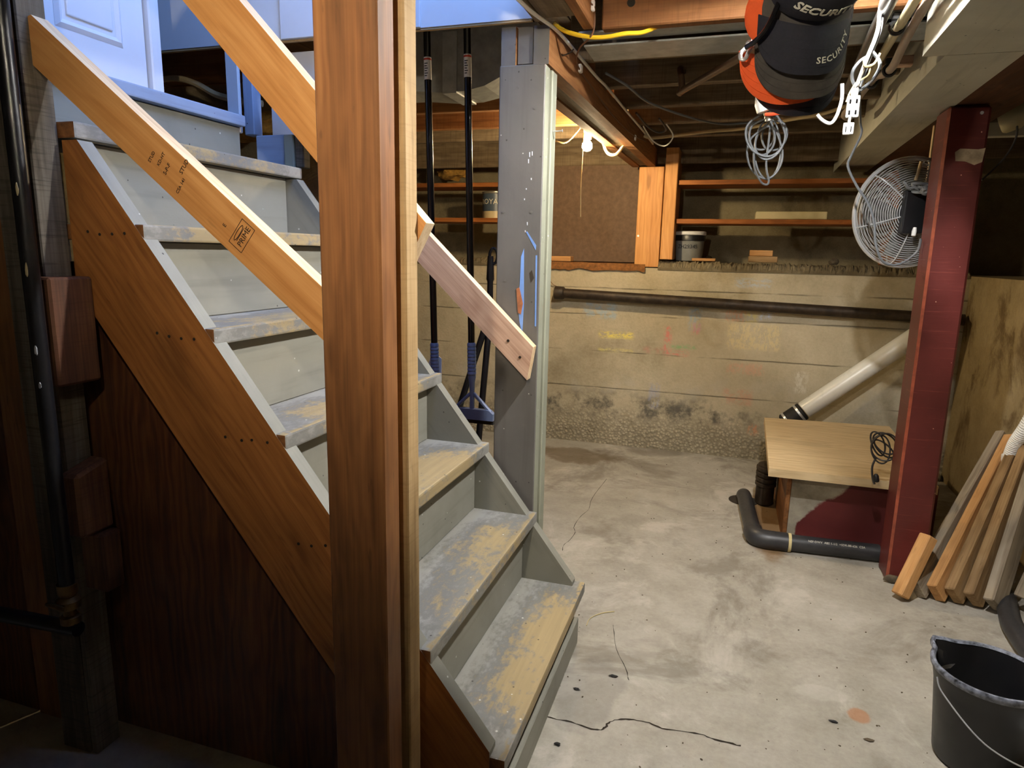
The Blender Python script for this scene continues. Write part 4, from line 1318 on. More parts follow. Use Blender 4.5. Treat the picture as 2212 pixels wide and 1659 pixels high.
o = board('stud', (1.14, 2.74, 0.06), (1.225, 2.80, 0.33), 0.09, 0.04, (0.8, -0.5, 0), M['scrap_c'], None, 0.004)
tag(o, 'grey timber offcut in the dark behind the leaning lumber', 'lumber')
o = lump('rope_heap', (1.36, 3.55, LZ + 0.02), (0.10, 0.14, 0.018), M['rubber'], 5.1, None, 3)
tag(o, 'dark rag on top of the right-hand concrete wall', 'rag')
pr = [V((1.37 + 0.05 * math.cos(t) * (1 + .1 * math.sin(3 * t)), 3.62 + 0.16 * math.sin(t), LZ + 0.03 + 0.012 * math.sin(2 * t))) for t in [k * math.pi / 8 for k in range(16)]]
tag(tube('cable_coil', pr, 0.006, M['cord_grey'], None, 6, 3, True), 'loop of grey cable on top of the right-hand concrete wall', 'cable')
o = rod('vent_pipe', (1.0, 3.35, 1.845), (1.30, 3.2, 1.96), [(0.05, 0), (0.056, 0.01), (0.056, 0.06), (0.05, 0.07), (0.05, 0.6)], M['pvc_old'])
tag(o, 'dusty cream vent pipe under the floor right of the red column', 'pipe')
o = bx('ceiling_batten', 0.93, 2.4, 3.45, 3.49, 1.80, 1.86, M['beam_white'], 'x')
tag(o, 'cream batten crossing behind the top of the red column', 'batten')
o = tube('hanging_wire', [(1.03, 3.3, 1.90), (1.045, 3.3, 1.83), (1.05, 3.3, 1.77), (1.02, 3.28, 1.70), (0.97, 3.25, 1.64), (0.93, 3.22, 1.60)], 0.004, M['cord_dark'], None, 6)
tag(o, 'thin dark wire drooping right of the red column', 'wire')

# ------------------------------------------------------------------ bucket
bk = thing('mixing_bucket', 'black plastic bucket with a scuffed spouted rim on the floor', 'bucket', (0.715, 1.84, 0))
BC = V((0.712, 1.835, 0.0))
seg = 48


def bucket_shell(rs, zs, spout, bm):
    rings = []
    for r, z, s in zip(rs, zs, spout):
        ring = []
        for k in range(seg):
            a = 2 * math.pi * k / seg
            dr = 0
            da = (a - math.radians(128) + math.pi) % (2 * math.pi) - math.pi
            dr = s * 0.032 * math.exp(-(da / 0.2) ** 2)
            ring.append(bm.verts.new(((r + dr) * math.cos(a), (r + dr) * math.sin(a), z)))
        rings.append(ring)
    for A, B in zip(rings, rings[1:]):
        for k in range(seg): bm.faces.new((A[k], A[(k + 1) % seg], B[(k + 1) % seg], B[k]))
    return rings


BH = 0.262
bm = bmesh.new()
R_ = bucket_shell([0.088, 0.096, 0.1, 0.118, 0.124, 0.127, 0.127, 0.120, 0.112, 0.094, 0.085], [0.0, 0.002, 0.010, 0.20, BH - 0.03, BH - 0.02, BH - 0.004, BH - 0.006, 0.19, 0.012, 0.008], [0, 0, 0, 0, 0.35, 0.8, 1, 1, 0.1, 0, 0], bm)
bm.faces.new(list(reversed(R_[0]))); bm.faces.new(R_[-1])
mesh_obj('bucket_body', bm, M['black'], bk, Matrix.Translation(BC), True)
bm = bmesh.new()
bucket_shell([0.126, 0.131, 0.133, 0.130, 0.124, 0.1195], [BH - 0.018, BH - 0.014, BH - 0.004, BH + 0.002, BH + 0.002, BH - 0.004], [0.9, 1, 1, 1, 1, 1], bm)
mesh_obj('rim', bm, M['bucket_rim'], bk, Matrix.Translation(BC), True)
bm = bmesh.new()
bucket_shell([0.1146, 0.1137], [0.202, 0.190], [0, 0], bm)
mesh_obj('tide_line', bm, M['steel'], bk, Matrix.Translation(BC), True)
mesh_obj('residue', lathe_bm([(0.099, 0.045), (0.05, 0.046)], 32, False, True), M['dirt'], bk, Matrix.Translation(BC), True)
h0 = BC + V((-0.125, -0.03, BH - 0.03))
h1 = BC + V((0.125, 0.03, BH - 0.03))
hm = BC + V((0.055, -0.175, 0.122))
hand = catmull([h0, h0 + V((0.012, -0.028, -0.03)), BC + V((-0.045, -0.15, 0.15)), hm, BC + V((0.115, -0.12, 0.125)), BC + V((0.142, -0.03, 0.17)), h1], 8)
bm = bmesh.new()
tube_into(bm, [p - BC for p in hand], 0.002, 6)
mesh_obj('wire_handle', bm, M['steel'], bk, Matrix.Translation(BC), True)
rod('handle_grip', hm + V((-0.012, -0.006, 0.002)), hm + V((0.09, 0.045, 0.008)), [(0.0065, 0), (0.0085, 0.001), (0.0085, 0.088), (0.0065, 0.089)], M['white_plastic'], bk, 14)

# floor crumbs and a bit of string
deb = [(-.335, 1.524, 'dry black leaf crumb near the stair foot'), (-.243, 1.865, 'dark crumb in the middle of the floor by the bottom step'), (.376, 1.868, 'small dark twig on the floor left of the bucket'), (.459, 1.82, 'pale twig on the floor close to the bucket'), (-.338, 1.766, 'dark crumb beside the lowest riser')]
for i, (x, y, lab) in enumerate(deb):
    o = lump('floor_debris', (x, y, .003), (.009 + .003 * (i % 2), .005, .003), M['rubber'] if i != 3 else M['dirt'], i * 3.7, None, 2, .8)
    tag(o, lab, 'debris', 'crumbs on the floor')
o = tube('string_end', [(-.303, 2.247, .002), (-.344, 2.219, .003), (-.377, 2.171, .002), (-.38, 2.121, .002)], 0.0016, M['twine'], None, 5)
tag(o, 'short pale string lying on the floor right of the stairs', 'string')
sp = random.Random(4)
bits = bmesh.new()
for i in range(260):
    x, y = sp.uniform(-0.45, 1.2), sp.uniform(1.3, 4.35)
    r = sp.uniform(0.0008, 0.003)
    mm = Matrix.Translation((x, y, r * 0.5)) @ Matrix.Rotation(sp.uniform(0, 6), 4, 'Z') @ Matrix.Diagonal((1.5, 1, 0.6, 1))
    bmesh.ops.create_icosphere(bits, subdivisions=1, radius=r, matrix=mm)
tag(mesh_obj('floor_grit', bits, M['dirt']), 'fine grit and dust scattered over the concrete floor', 'grit', kind='stuff')

# ================================================================== CEILING: LAMPS, CABLES, PIPES
def lamp(name, label, bulb, top_z, glow, r=0.03, cord=None):
    t = thing(name, label, 'lamp', (bulb[0], bulb[1], top_z))
    b = V(bulb)
    rod('lampholder', (b.x, b.y, top_z), (b.x, b.y, 0), [(0.05, 0), (0.05, 0.008), (0.032, 0.016), (0.022, 0.03), (0.02, max(0.04, top_z - b.z - r * 1.25))], M['lamp_white'], t, 24)
    bm = bmesh.new()
    bmesh.ops.create_uvsphere(bm, u_segments=10, v_segments=5, radius=r)
    for v in bm.verts:
        if v.co.z > 0: v.co.z *= 1.35
        k = max(0, v.co.z / (r * 1.35))
        v.co.x *= 1 - 0.45 * k * k
        v.co.y *= 1 - 0.45 * k * k
    mesh_obj('bulb', bm, glow, t, Matrix.Translation(b), True)
    if cord: tube('pull_cord', cord, 0.0022, M['twine'], t, 6)
    return t


lamp('cellar_lamp', 'lit bare bulb with a pull cord under the joists by the hardboard', (-0.737, 3.50, 1.815), JZ - 0.0, M['glow_far'], 0.027,
     [(-0.752, 3.475, 1.875), (-0.752, 3.47, 1.77), (-0.755, 3.47, 1.62), (-0.75, 3.47, 1.465)])
bx('lamp_block', -0.80, -0.68, 3.44, 3.56, JZ, JZ + 0.03, M['saw_old'], 'x', ceiling, 0.003)


def shade_lamp(name, label, bulb, aim, rim, depth, glow, hang, r=0.03):
    """bulb in a white-lined metal reflector whose mouth looks along aim"""
    t = thing(name, label, 'lamp', bulb)
    b, z = V(bulb), V(aim).normalized()
    bm = bmesh.new()
    bmesh.ops.create_uvsphere(bm, u_segments=10, v_segments=5, radius=r)
    mesh_obj('bulb', bm, glow, t, Matrix.Translation(b), True)
    prof = [(0.024, 0), (0.032, 0.03), (rim * 0.75, 0.06 + depth * 0.35), (rim, 0.06 + depth), (rim + 0.003, 0.06 + depth), (rim * 0.75 + 0.004, 0.058 + depth * 0.35), (0.036, 0.028), (0.027, -0.002)]
    x = z.orthogonal().normalized()
    mesh_obj('reflector', lathe_bm(prof, 32, False, False), M['lamp_white'], t, frame(b - z * 0.06, x, z.cross(x)), True)
    rod('socket', b - z * 0.12, b, [(0.018, 0), (0.021, 0.01), (0.021, 0.075), (0.014, 0.088)], M['black'], t, 18)
    tube('stem', [b - z * 0.115, (b - z * 0.14 + V(hang)) / 2, hang], 0.006, M['cord_dark'], t, 8, 6)
    return t


shade_lamp('joist_lamp', 'lit reflector lamp hanging above the caps over the picture', (0.18, 1.74, 2.04), (0, 0, -1), 0.095, 0.03, M['glow_main'], (0.18, 1.74, 2.136))
shade_lamp('added_lamp', 'unseen lamp near the camera with a reflector added to narrow its light', (-0.36, 0.08, 1.86), (-0.06, 1.0, -0.10), 0.07, 0.08, M['glow_rear'], (-0.34, -0.18, 1.94), 0.022)  # unseen lamp; reflector added to keep its light off the lower left

cables = [
    ('lamp_cable', [(-.95, 3.52, 1.85), (-.903, 3.5, 1.842), (-.842, 3.5, 1.838), (-.775, 3.5, 1.905)], .004, 'cord_cream', 'pale lamp wire running to the lit bulb from the left'),
    ('lamp_cable', [(-.682, 3.6, 1.93), (-.675, 3.6, 1.853), (-.65, 3.6, 1.795), (-.606, 3.6, 1.785), (-.572, 3.62, 1.83)], .008, 'cord_cream', 'thick cream cable looping right of the lit bulb'),
    ('ceiling_cable', [(-.60, 1.75, 1.942), (-.575, 1.89, 1.925), (-.548, 2.095, 1.93), (-.536, 2.311, 1.925), (-.528, 2.625, 1.925), (-.52, 2.814, 1.928), (-.508, 3.279, 1.925), (-.496, 3.754, 1.926), (-.49, 4.2, 1.925)], .0055, 'cord_white', 'grey-white cable stapled along the top of the three-ply beam'),
    ('yellow_cable', [(-.56, 2.11, 1.955), (-.521, 2.10, 1.927), (-.453, 2.1, 1.907), (-.398, 2.1, 1.903), (-.344, 2.105, 1.910), (-.30, 2.14, 1.920), (-.255, 2.178, 1.946)], .0062, 'cord_yellow', 'yellow cable sagging under the first joist'),
    ('bell_wire', [(-.50, 2.02, 2.02), (-.436, 2.06, 1.98), (-.434, 2.09, 1.967), (-.436, 2.10, 1.928), (-.448, 2.1, 1.903), (-.50, 2.2, 1.905), (-.54, 2.35, 1.90), (-.540, 2.603, 1.885), (-.528, 3.022, 1.862), (-.514, 3.504, 1.865), (-.500, 3.95, 1.90)], .0026, 'cord_brown', 'thin brown bell wire clipped down the three-ply beam'),
    ('ceiling_cable', [(-.49, 2.60, 1.93), (-.425, 2.689, 1.905), (-.376, 2.964, 1.9), (-.245, 3.258, 1.895), (-.089, 3.512, 1.9), (.08, 3.593, 1.92)], .005, 'cord_grey', 'dark grey cable crossing under the joists towards the cord coil'),
    ('ceiling_cable', [(-.50, 3.86, 1.915), (-.435, 3.84, 1.90), (-.181, 3.707, 1.9), (.018, 3.655, 1.902), (.198, 3.5, 1.905), (.343, 3.4, 1.91), (.45, 3.3, 1.93)], .008, 'cord_cream', 'cream cable stretched below the joists behind the cord coil'),
    ('ceiling_cable', [(-.47, 3.3, 1.925), (-.44, 3.5, 1.90), (-.40, 3.62, 1.89), (-.36, 3.6, 1.90), (-.38, 3.45, 1.925)], .005, 'cord_dark', 'tangled dark wire end beside the far end of the beam'),
    ('ceiling_cable', [(-.46, 3.5, 1.90), (-.43, 3.7, 1.86), (-.37, 3.72, 1.84), (-.33, 3.68, 1.88), (-.36, 3.6, 1.925)], .0035, 'cord_white', 'thin white wire loop beside the far end of the beam'),
]
for nm, pts, r, m, lab in cables:
    tag(tube(nm, pts, r, M[m], None, 8, 8), lab, 'cable')
clips = thing('cable_clip', 'white plastic cable clip on the side of the three-ply beam', 'clip', (-0.54, 2.42, 1.9))
bx('clip_body', -0.549, -0.536, 2.40, 2.425, 1.888, 1.915, M['white_plastic'], 'z', clips, 0.003)
o = bx('cable_clip', -0.4405, -0.430, 2.06, 2.078, 1.965, 1.995, M['white_plastic'], 'z', None, 0.003)
tag(o, 'white plastic cable clip on the header face near the bored joist', 'clip')
o = bx('cable_clip', -0.519, -0.508, 3.60, 3.625, 1.853, 1.88, M['white_plastic'], 'z', None, 0.003)
tag(o, 'white plastic cable clip far along the three-ply beam', 'clip')

# brown pipe dropping out of a joist and running towards the caps
bp = thing('brown_pipe', 'brown copper pipe slanting from a joist towards the cap hook', 'pipe', (-0.22, 2.66, 1.88))
tube('pipe_drop', [(-0.235, 2.84, 1.975), (-0.235, 2.78, 1.972), (-0.232, 2.72, 1.955), (-0.222, 2.70, 1.90), (-0.218, 2.695, 1.872)], 0.0125, M['bronze'], bp, 14, 6)
tube('pipe_run', [(-0.222, 2.712, 1.876), (-0.214, 2.69, 1.878), (-0.005, 2.30, 1.884), (0.16, 1.99, 1.90), (0.30, 1.75, 1.93), (0.36, 1.65, 2.0)], 0.0125, M['bronze'], bp, 14, 6)

pipes = [
    ('conduit', [(.30, 1.6, 1.895), (.324, 2.0, 1.905), (.337, 2.3, 1.905), (.352, 2.63, 1.895), (.36, 2.85, 1.885)], .017, 'grey_pipe', 'grey metal conduit under the joists behind the extension cord'),
    ('water_pipe', [(.36, 1.6, 1.905), (.378, 2.0, 1.90), (.398, 2.45, 1.905), (.418, 2.9, 1.905), (.43, 3.1, 1.912)], .0125, 'pvc_old', 'yellowed plastic pipe under the joists next to the conduit'),
    ('water_pipe', [(.41, 1.6, 1.91), (.412, 2.0, 1.905), (.428, 2.3, 1.90), (.437, 2.5, 1.875), (.432, 2.62, 1.88), (.427, 2.76, 1.90), (.412, 3.0, 1.88), (.40, 3.2, 1.865), (.44, 3.35, 1.875)], .0125, 'pex', 'grey-beige water pipe wriggling along the whitewashed beam'),
]
for nm, pts, r, m, lab in pipes:
    tag(tube(nm, pts, r, M[m], None, 14, 8), lab, 'pipe')
for (x, y, z, lab) in ((.380, 2.19, 1.898, 'black pipe clip on the yellowed plastic pipe'), (.436, 2.55, 1.874, 'black pipe clip on the first bend of the grey-beige pipe'), (.427, 2.80, 1.895, 'black pipe clip further along the grey-beige pipe')):
    t = thing('pipe_clip', lab, 'clip', (x, y, z))
    ring = [V((x + 0.0165 * math.cos(a), y, z + 0.0165 * math.sin(a))) for a in [k * math.pi / 6 for k in range(12)]]
    tube('clip_ring', ring, 0.0055, M['black'], t, 6, 2, True)
    bx('clip_foot', x - 0.014, x + 0.02, y - 0.01, y + 0.01, z + 0.018, z + 0.036, M['black'], 'x', t, 0.002)
o = bx('ceiling_batten', .38, .52, 2.62, 2.66, 1.905, 1.935, M['pine_pale'], 'x')
tag(o, 'small pale batten under the joists behind the pipe clips', 'batten')

# extension cord with outlet block
ec = thing('extension_cord', 'white extension cord with a four-slot outlet block hanging under the joists', 'extension cord', (0.276, 2.04, 1.68))
tube('cord', [(.33, 1.70, 2.0), (.314, 2.02, 1.935), (.311, 2.04, 1.85), (.294, 2.045, 1.785), (.281, 2.045, 1.735), (.277, 2.042, 1.708)], .005, M['cord_white'], ec, 8, 8)
tube('cord', [(.352, 1.70, 2.0), (.325, 2.03, 1.935), (.318, 2.05, 1.85), (.30, 2.055, 1.78), (.29, 2.052, 1.735), (.281, 2.046, 1.705)], .004, M['cord_grey'], ec, 8, 8)
tube('cord_loop', [(.31, 2.06, 1.80), (.285, 2.07, 1.79), (.268, 2.07, 1.765), (.27, 2.07, 1.74), (.283, 2.06, 1.715)], .0045, M['cord_grey'], ec, 8, 8)
tube('cord_loop', [(.305, 2.05, 1.805), (.325, 2.06, 1.785), (.328, 2.06, 1.765), (.313, 2.06, 1.735), (.286, 2.05, 1.71)], .0045, M['cord_grey'], ec, 8, 8)
tube('twine_tie', [(.286, 2.035, 1.785), (.29, 2.03, 1.765), (.31, 2.03, 1.77), (.322, 2.035, 1.795)], .003, M['twine'], ec, 6, 6)
tube('twine_tie', [(.303, 2.035, 1.77), (.3, 2.03, 1.745), (.288, 2.03, 1.735), (.275, 2.03, 1.728), (.262, 2.03, 1.705), (.255, 2.03, 1.68)], .0022, M['twine'], ec, 6, 6)
fwd = V((-.12, -.99, 0))
rt = V((.99, -.12, 0))
fo = frame(V((.273, 2.036, 1.668)), rt + V((0, 0, -.0)), V((-.16, 0, 1)))
bmx = box_bm(.031, .054, .02, .0035, 2)
blk = mesh_obj('outlet_block', bmx, M['outlet'], ec, fo)
bmx = box_bm(.018, .02, .016, .004, 2)
mesh_obj('strain_relief', bmx, M['outlet'], ec, fo @ Matrix.Translation((0.0, .036, 0)))
for sx in (-.0075, .0075):
    for sy in (-.0145, .0125):
        mesh_obj('slot', box_bm(.0044, .0105, .001, 0), M['slot'], blk, fo @ Matrix.Translation((sx, sy, .0102)))
mesh_obj('centre_rib', box_bm(.003, .05, .002, .0005), M['outlet'], blk, fo @ Matrix.Translation((0, 0, .0103)))
tube('plug_stalk', [(.268, 2.03, 1.643), (.2665, 2.026, 1.628)], .0035, M['outlet'], ec, 8, 0)
fo2 = frame(V((.266, 2.022, 1.612)), rt, V((-.1, 0, 1)))
mesh_obj('plug_cap', box_bm(.026, .030, .012, .003, 2), M['outlet'], ec, fo2)
for sx in (-.006, .006):
    mesh_obj('cap_slot', box_bm(.002, .014, .001, 0), M['slot'], ec, fo2 @ Matrix.Translation((sx, -.002, .0062)))
tube('white_hook', [(.19, 2.05, 1.655), (.205, 2.05, 1.64), (.225, 2.05, 1.632), (.238, 2.05, 1.65), (.246, 2.05, 1.69), (.243, 2.05, 1.73)], .0045, M['cord_white'], ec, 8, 6)

# grey cord running down to the fan
o = tube('fan_cord', [(.40, 2.9, 1.93), (.41, 2.9, 1.85), (.420, 2.9, 1.779), (.427, 2.9, 1.738), (.402, 2.9, 1.664), (.395, 2.9, 1.622), (.431, 2.9, 1.554), (.478, 2.9, 1.487), (.506, 2.9, 1.419), (.522, 2.9, 1.333), (.56, 2.92, 1.27), (.62, 2.95, 1.265), (.675, 2.96, 1.31), (.683, 2.955, 1.36)], .0045, M['cord_grey'], None, 8, 8)
tag(o, 'grey flex hanging from the joists down to the wire fan', 'cord')

# coil of grey cord with spotlight clamp
cg = thing('hanging_cord_coil', 'coil of grey flex hanging below the joists behind the caps', 'cord', (.09, 2.75, 1.6))
crnd = random.Random(11)
loops = [(.085, 1.72, .065, .075), (.075, 1.715, .045, .06), (.105, 1.71, .055, .07), (.09, 1.66, .06, .09), (.10, 1.67, .045, .10), (.07, 1.73, .05, .05), (.12, 1.73, .04, .06)]
for i, (cx, cz, rx, rz) in enumerate(loops):
    y = 2.74 + 0.012 * i
    ph = crnd.uniform(0, 6)
    ring = [V((cx + rx * math.cos(t) * (1 + .12 * math.sin(2 * t + ph)), y + 0.012 * math.sin(t + ph), cz + rz * math.sin(t) * (1 + .08 * math.cos(3 * t + ph)))) for t in [k * math.pi / 9 for k in range(18)]]
    tube('cord_loop', ring, .0038, M['cord_grey'], cg, 7, 3, True)
tube('cord_tail', [(.05, 2.75, 1.66), (.06, 2.75, 1.60), (.085, 2.75, 1.555), (.105, 2.75, 1.545), (.112, 2.75, 1.56), (.098, 2.76, 1.62), (.10, 2.76, 1.75), (.09, 2.80, 1.90), (.09, 2.845, 1.936)], .0038, M['cord_grey'], cg, 7, 8)
cl = thing('clamp_light', 'white plastic clamp lamp with an orange clip peeping out under the caps', 'clamp lamp', (.085, 2.7, 1.8))
rod('lamp_shade', (.082, 2.66, 1.785), (.068, 2.655, 1.83), [(.026, 0), (.034, .004), (.036, .03), (.028, .06), (.014, .07)], M['white_plastic'], cl, 24)
rod('bulb_thread', (.092, 2.67, 1.755), (.082, 2.66, 1.785), [(.010, 0), (.014, .004), (.012, .010), (.014, .014), (.012, .02), (.014, .024), (.012, .034)], M['tin'], cl, 14)
tube('clamp_arm', [(.07, 2.66, 1.83), (.066, 2.72, 1.90), (.066, 2.845, 1.937)], .006, M['steel'], cl, 8, 5)
tube('orange_clip', [(.075, 2.64, 1.772), (.11, 2.635, 1.772), (.15, 2.63, 1.782), (.165, 2.63, 1.795)], .006, M['orange_plastic'], cl, 8, 5)

# ------------------------------------------------------------------ caps on their hook
view_r = V((.93, .34, -.08)).normalized()
DOWN = V((.05, .10, -1)).normalized()


def cap(name, label, j, tilt, mat, w=.094, ln=.082, crown=True, under=False, letters=None, roll=0.0, ch=.098):
    """cap hanging by its back strap: brim points down, crown swells towards the viewer.
    j: middle of the seam between brim and crown"""
    t = thing(name, label, 'cap', j, 'caps hanging on one hook')
    dn = (DOWN * math.cos(tilt) + V((-.3, .95, 0)).normalized() * math.sin(tilt)).normalized()
    rr = (view_r - dn * view_r.dot(dn)).normalized()
    rr, dn = rr * math.cos(roll) + dn * math.sin(roll), dn * math.cos(roll) - rr * math.sin(roll)
    out = dn.cross(rr)
    if out.y > 0: out = -out
    fr = Matrix((rr, dn, out)).transposed().to_4x4()
    fr.translation = j
    K = 6.5

    def brim_pt(s, q, off):
        """s -1..1 across, q 0..1 from seam to edge"""
        seam = -.030 * (1 - s * s) * 0 + .034 * (s * s) * -1
        edge = ln * (1 - abs(s) ** 2.6) ** 0.5 if abs(s) < 1 else 0
        x = w * s
        y = seam + (edge - seam) * q
        z = -K * x * x - 0.35 * y * y / ln * 0.4 + off
        return V((x, y, z))

    bm = bmesh.new()
    NS, NQ = 30, 10
    grid = {}
    for lay, off in ((0, .0), (1, -.0025)):
        for i in range(NS + 1):
            s = -1 + 2 * i / NS
            s = math.sin(s * math.pi / 2)
            for k in range(NQ + 1): grid[lay, i, k] = bm.verts.new(brim_pt(s, k / NQ, off))
    for lay in (0, 1):
        for i in range(NS):
            for k in range(NQ): bm.faces.new((grid[lay, i, k], grid[lay, i + 1, k], grid[lay, i + 1, k + 1], grid[lay, i, k + 1]))
    for i in range(NS): bm.faces.new((grid[0, i, NQ], grid[0, i + 1, NQ], grid[1, i + 1, NQ], grid[1, i, NQ]))
    bmesh.ops.remove_doubles(bm, verts=bm.verts, dist=1e-5)
    bmesh.ops.recalc_face_normals(bm, faces=bm.faces)
    brim = mesh_obj('brim', bm, mat, t, fr, True)
    # stitched rows on the brim
    for q in (.30, .48, .66, .84):
        pts = [brim_pt(math.sin((-.92 + 1.84 * i / 24) * math.pi / 2), q, .0006) for i in range(25)]
        bmq = bmesh.new()
        tube_into(bmq, pts, .0005, 4)
        mesh_obj('stitching', bmq, mat, brim, fr)
    # crown: dome open at the back
    bm = bmesh.new()
    NU, NV = 32, 12
    rings = []
    for v in range(NV + 1):
        b = (v / NV) * math.pi / 2
        ring = []
        for u in range(NU):
            a = 2 * math.pi * u / NU
            rx = w * .98 * math.cos(b) ** .75
            ry = .085 * math.cos(b) ** .75
            x = rx * math.sin(a)
            y = -.092 + ry * math.cos(a)
            z = -K * (w * math.sin(a)) ** 2 * (1 - v / NV) * (0.5 + 0.5 * math.cos(a)) + ch * math.sin(b)
            ring.append(bm.verts.new((x, y, z)))
        rings.append(ring)
    for A, B in zip(rings, rings[1:]):
        for u in range(NU): bm.faces.new((A[u], A[(u + 1) % NU], B[(u + 1) % NU], B[u]))
    bmesh.ops.remove_doubles(bm, verts=bm.verts, dist=1e-5)
    bmesh.ops.recalc_face_normals(bm, faces=bm.faces)
    mesh_obj('crown', bm, mat, t, fr, True)
    rod('top_button', fr @ V((0, -.092, ch - .002)), fr @ V((0, -.092, ch + .012)), [(.007, 0), (.006, .004), (.002, .006)], mat, t, 12)

    def crown_pt(a, b):
        rx = w * .98 * math.cos(b) ** .75
        ry = .085 * math.cos(b) ** .75
        return V((rx * math.sin(a), -.092 + ry * math.cos(a), -K * (w * math.sin(a)) ** 2 * (1 - b / (math.pi / 2)) * (0.5 + 0.5 * math.cos(a)) + ch * math.sin(b)))

    if letters:
        o = text_obj('crown_lettering', letters, .027, j, rr, -dn, M['thread'], t, .0006, None, 'CENTER', 1.0, 0.0006)
        MW[o] = fr
        o.matrix_basis = fr
        for v in o.data.vertices:
            a = v.co.x / (w * .92)
            bb = .34 + v.co.y / .098
            p = crown_pt(a, bb)
            e = .002
            n = (crown_pt(a + e, bb) - crown_pt(a - e, bb)).cross(crown_pt(a, bb + e) - crown_pt(a, bb - e)).normalized()
            if n.dot(p - V((0, -.092, 0))) < 0: n = -n
            v.co = p + n * (.0012 + v.co.z)
        o = text_obj('brim_lettering', letters, .0155, j, rr, -dn, M['thread'], t, .0003, None, 'CENTER', 1.12, 0.0002)
        MW[o] = fr
        o.matrix_basis = fr
        # lettering follows the right-hand edge of the brim
        path = []
        for i in range(41):
            sq = .03 + .93 * i / 40
            sq = math.sin(sq * math.pi / 2)
            path.append(V((w * sq * .87, ln * (1 - sq ** 2.6) ** .5 * .84 - .006, 0)))
        arc = [0]
        for p, q in zip(path, path[1:]): arc.append(arc[-1] + (q - p).length)
        x0 = min(v.co.x for v in o.data.vertices)
        x1 = max(v.co.x for v in o.data.vertices)
        for v in o.data.vertices:
            u = (v.co.x - x0) / (x1 - x0) * arc[-1] * .94 + arc[-1] * .05
            k = max(i for i in range(40) if arc[i] <= u)
            f = (u - arc[k]) / (arc[k + 1] - arc[k])
            p = path[k].lerp(path[k + 1], f)
            tn = (path[min(k + 2, 40)] - path[max(k - 1, 0)]).normalized()
            nn = V((tn.y, -tn.x, 0))
            if nn.dot(V((0, -.03, 0)) - p) < 0: nn = -nn
            pp = p + nn * v.co.y
            v.co = V((pp.x, pp.y, -K * pp.x ** 2 - 0.14 * pp.y * pp.y / ln + .0009 + v.co.z))
    return t


cap('baseball_cap', 'navy cap lettered SECURITY at the front of the hanging stack', V((0.122, 1.497, 1.714)), .0, M['navy'], .093, .085, letters='SECURITY', roll=.05)
cap('baseball_cap', 'faded charcoal cap directly behind the navy lettered cap', V((0.123, 1.527, 1.676)), .04, M['charcoal_cap'], .094, .085, roll=-.04, ch=.008)
cap('baseball_cap', 'bright orange cap showing its brim behind the charcoal one', V((0.100, 1.552, 1.676)), .06, M['orange_cap'], .098, .088, roll=-.10, ch=.008)
cap('baseball_cap', 'plain navy cap at the back of the hanging stack', V((0.121, 1.587, 1.658)), .08, M['navy'], .096, .088, ch=.008)
hk = thing('cap_hook', 'black and silver carabiner strap holding the stack of caps', 'hook', (.0, 1.55, 1.75))
tube('black_strap', [(.075, 1.50, 1.86), (.062, 1.49, 1.80), (.045, 1.485, 1.745), (.03, 1.49, 1.712), (.012, 1.505, 1.696), (-.004, 1.52, 1.69)], .005, M['black_gloss'], hk, 8, 8)
tube('steel_link', [(.04, 1.60, 1.765), (.02, 1.585, 1.735), (0, 1.565, 1.705), (-.013, 1.55, 1.688), (-.012, 1.545, 1.676), (-.003, 1.545, 1.676), (.002, 1.55, 1.69), (.012, 1.565, 1.708), (.03, 1.585, 1.738), (.048, 1.60, 1.765)], .0042, M['steel'], hk, 8, 6, True)
rod('link_ball', (-.002, 1.53, 1.698), (.004, 1.52, 1.698), [(.002, 0), (.006, .003), (.007, .006), (.006, .009), (.002, .012)], M['steel'], hk, 12)

# ------------------------------------------------------------------ wire fan
fan = thing('wire_fan', 'round chrome wire fan clamped to the red column', 'fan', (.68, 3.0, 1.30))
FC = V((.668, 3.15, 1.468))
fx = V((.55, .83, .0)).normalized()       # across the disc
axis = V((.276, -.96, -.02)).normalized()    # towards the motor (back of the fan)
fx = (V((0, 0, 1)).cross(axis)).normalized()
fz = axis.cross(fx).normalized()
RF = .213


def fan_pt(r, a, dpt): return FC + fx * (r * math.cos(a)) + fz * (r * math.sin(a)) + axis * dpt


def dome(r, sgn): return sgn * (.065 * (1 - (r / RF) ** 2) ** .5 if r < RF else 0)


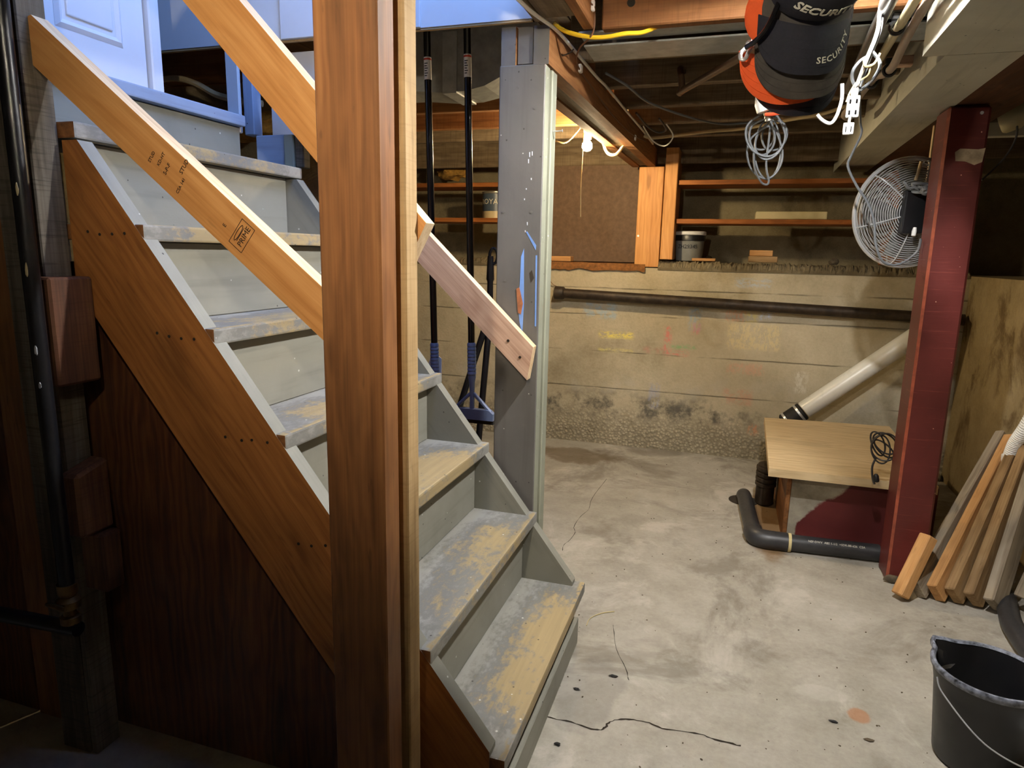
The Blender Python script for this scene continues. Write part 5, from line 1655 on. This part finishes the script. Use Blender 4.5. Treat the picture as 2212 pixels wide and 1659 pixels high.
rimp = [fan_pt(RF, 2 * math.pi * k / 48, 0) for k in range(48)]
tube('outer_rim', rimp, .0085, M['steel'], fan, 8, 0, True)
for nm, sgn in (('rear_guard', 1), ('front_guard', -1)):
    bm = bmesh.new()
    for i in range(21):
        r = .040 + (RF - .044) * i / 20
        tube_into(bm, [fan_pt(r, 2 * math.pi * k / 40, dome(r, sgn)) - FC for k in range(40)], .0019, 5, True)
    for s in range(6):
        a = 2 * math.pi * s / 6 + .3
        tube_into(bm, [fan_pt(.035 + (RF - .035) * i / 10, a, dome(min(RF, .035 + (RF - .035) * i / 10), sgn) + .003 * sgn) - FC for i in range(11)], .003, 5)
    mesh_obj(nm, bm, M['steel'], fan, Matrix.Translation(FC), True)
for s in range(4):
    bm = bmesh.new()
    g = []
    for i in range(7):
        r = .03 + .15 * i / 6
        row = []
        for k in range(6):
            a = s * math.pi / 2 + (k / 5 - .5) * (.95 - .2 * i / 6)
            row.append(bm.verts.new(fan_pt(r, a, -.005 + .03 * (k / 5 - .5)) - FC))
        g.append(row)
    for i in range(6):
        for k in range(5): bm.faces.new((g[i][k], g[i + 1][k], g[i + 1][k + 1], g[i][k + 1]))
    bmesh.ops.solidify(bm, geom=list(bm.faces), thickness=.0015)
    mesh_obj('blade', bm, M['galv_old'], fan, Matrix.Translation(FC), True)
rod('hub', FC - axis * .02, FC + axis, [(.01, 0), (.032, .004), (.035, .03), (.035, .07)], M['black'], fan, 24)
mo = FC + axis * .062
mesh_obj('motor_box', box_bm(.05, .165, .085, .006, 2), M['black'], fan, frame(mo + V((-.018, -.005, 0)), axis, (0, 0, 1)))
rod('clamp_knob', mo + V((.0, -.055, .075)), mo + V((.04, -.12, .09)), [(.004, 0), (.016, .004), (.02, .012), (.016, .02), (.005, .024)], M['cloth_grey'], fan, 14)
crn = random.Random(5)
bm = bmesh.new()
kp = [V((crn.uniform(-.035, .035), crn.uniform(-.03, .02), crn.uniform(-.014, .02))) for _ in range(12)]
tube_into(bm, catmull(kp, 6, True), .006, 7, True)
mesh_obj('knotted_cord', bm, M['cloth_grey'], fan, Matrix.Translation(mo + V((-.005, -.05, .085))), True)
tube('cord_end', [mo + V((-.03, -.05, .09)), mo + V((-.05, -.055, .088)), mo + V((-.06, -.06, .10)), mo + V((-.07, -.06, .112))], .0055, M['cloth_grey'], fan, 7, 5)
tube('guard_spring', [mo + V((-.022, -.02, .12)), mo + V((-.016, -.02, .15)), mo + V((-.01, -.02, .19))], .006, M['cord_cream'], fan, 8, 5)
rod('white_plug', mo + V((-.01, -.05, -.095)), mo + V((-.008, -.05, -.06)), [(.004, 0), (.008, .003), (.009, .02), (.006, .035)], M['white_plastic'], fan, 12)
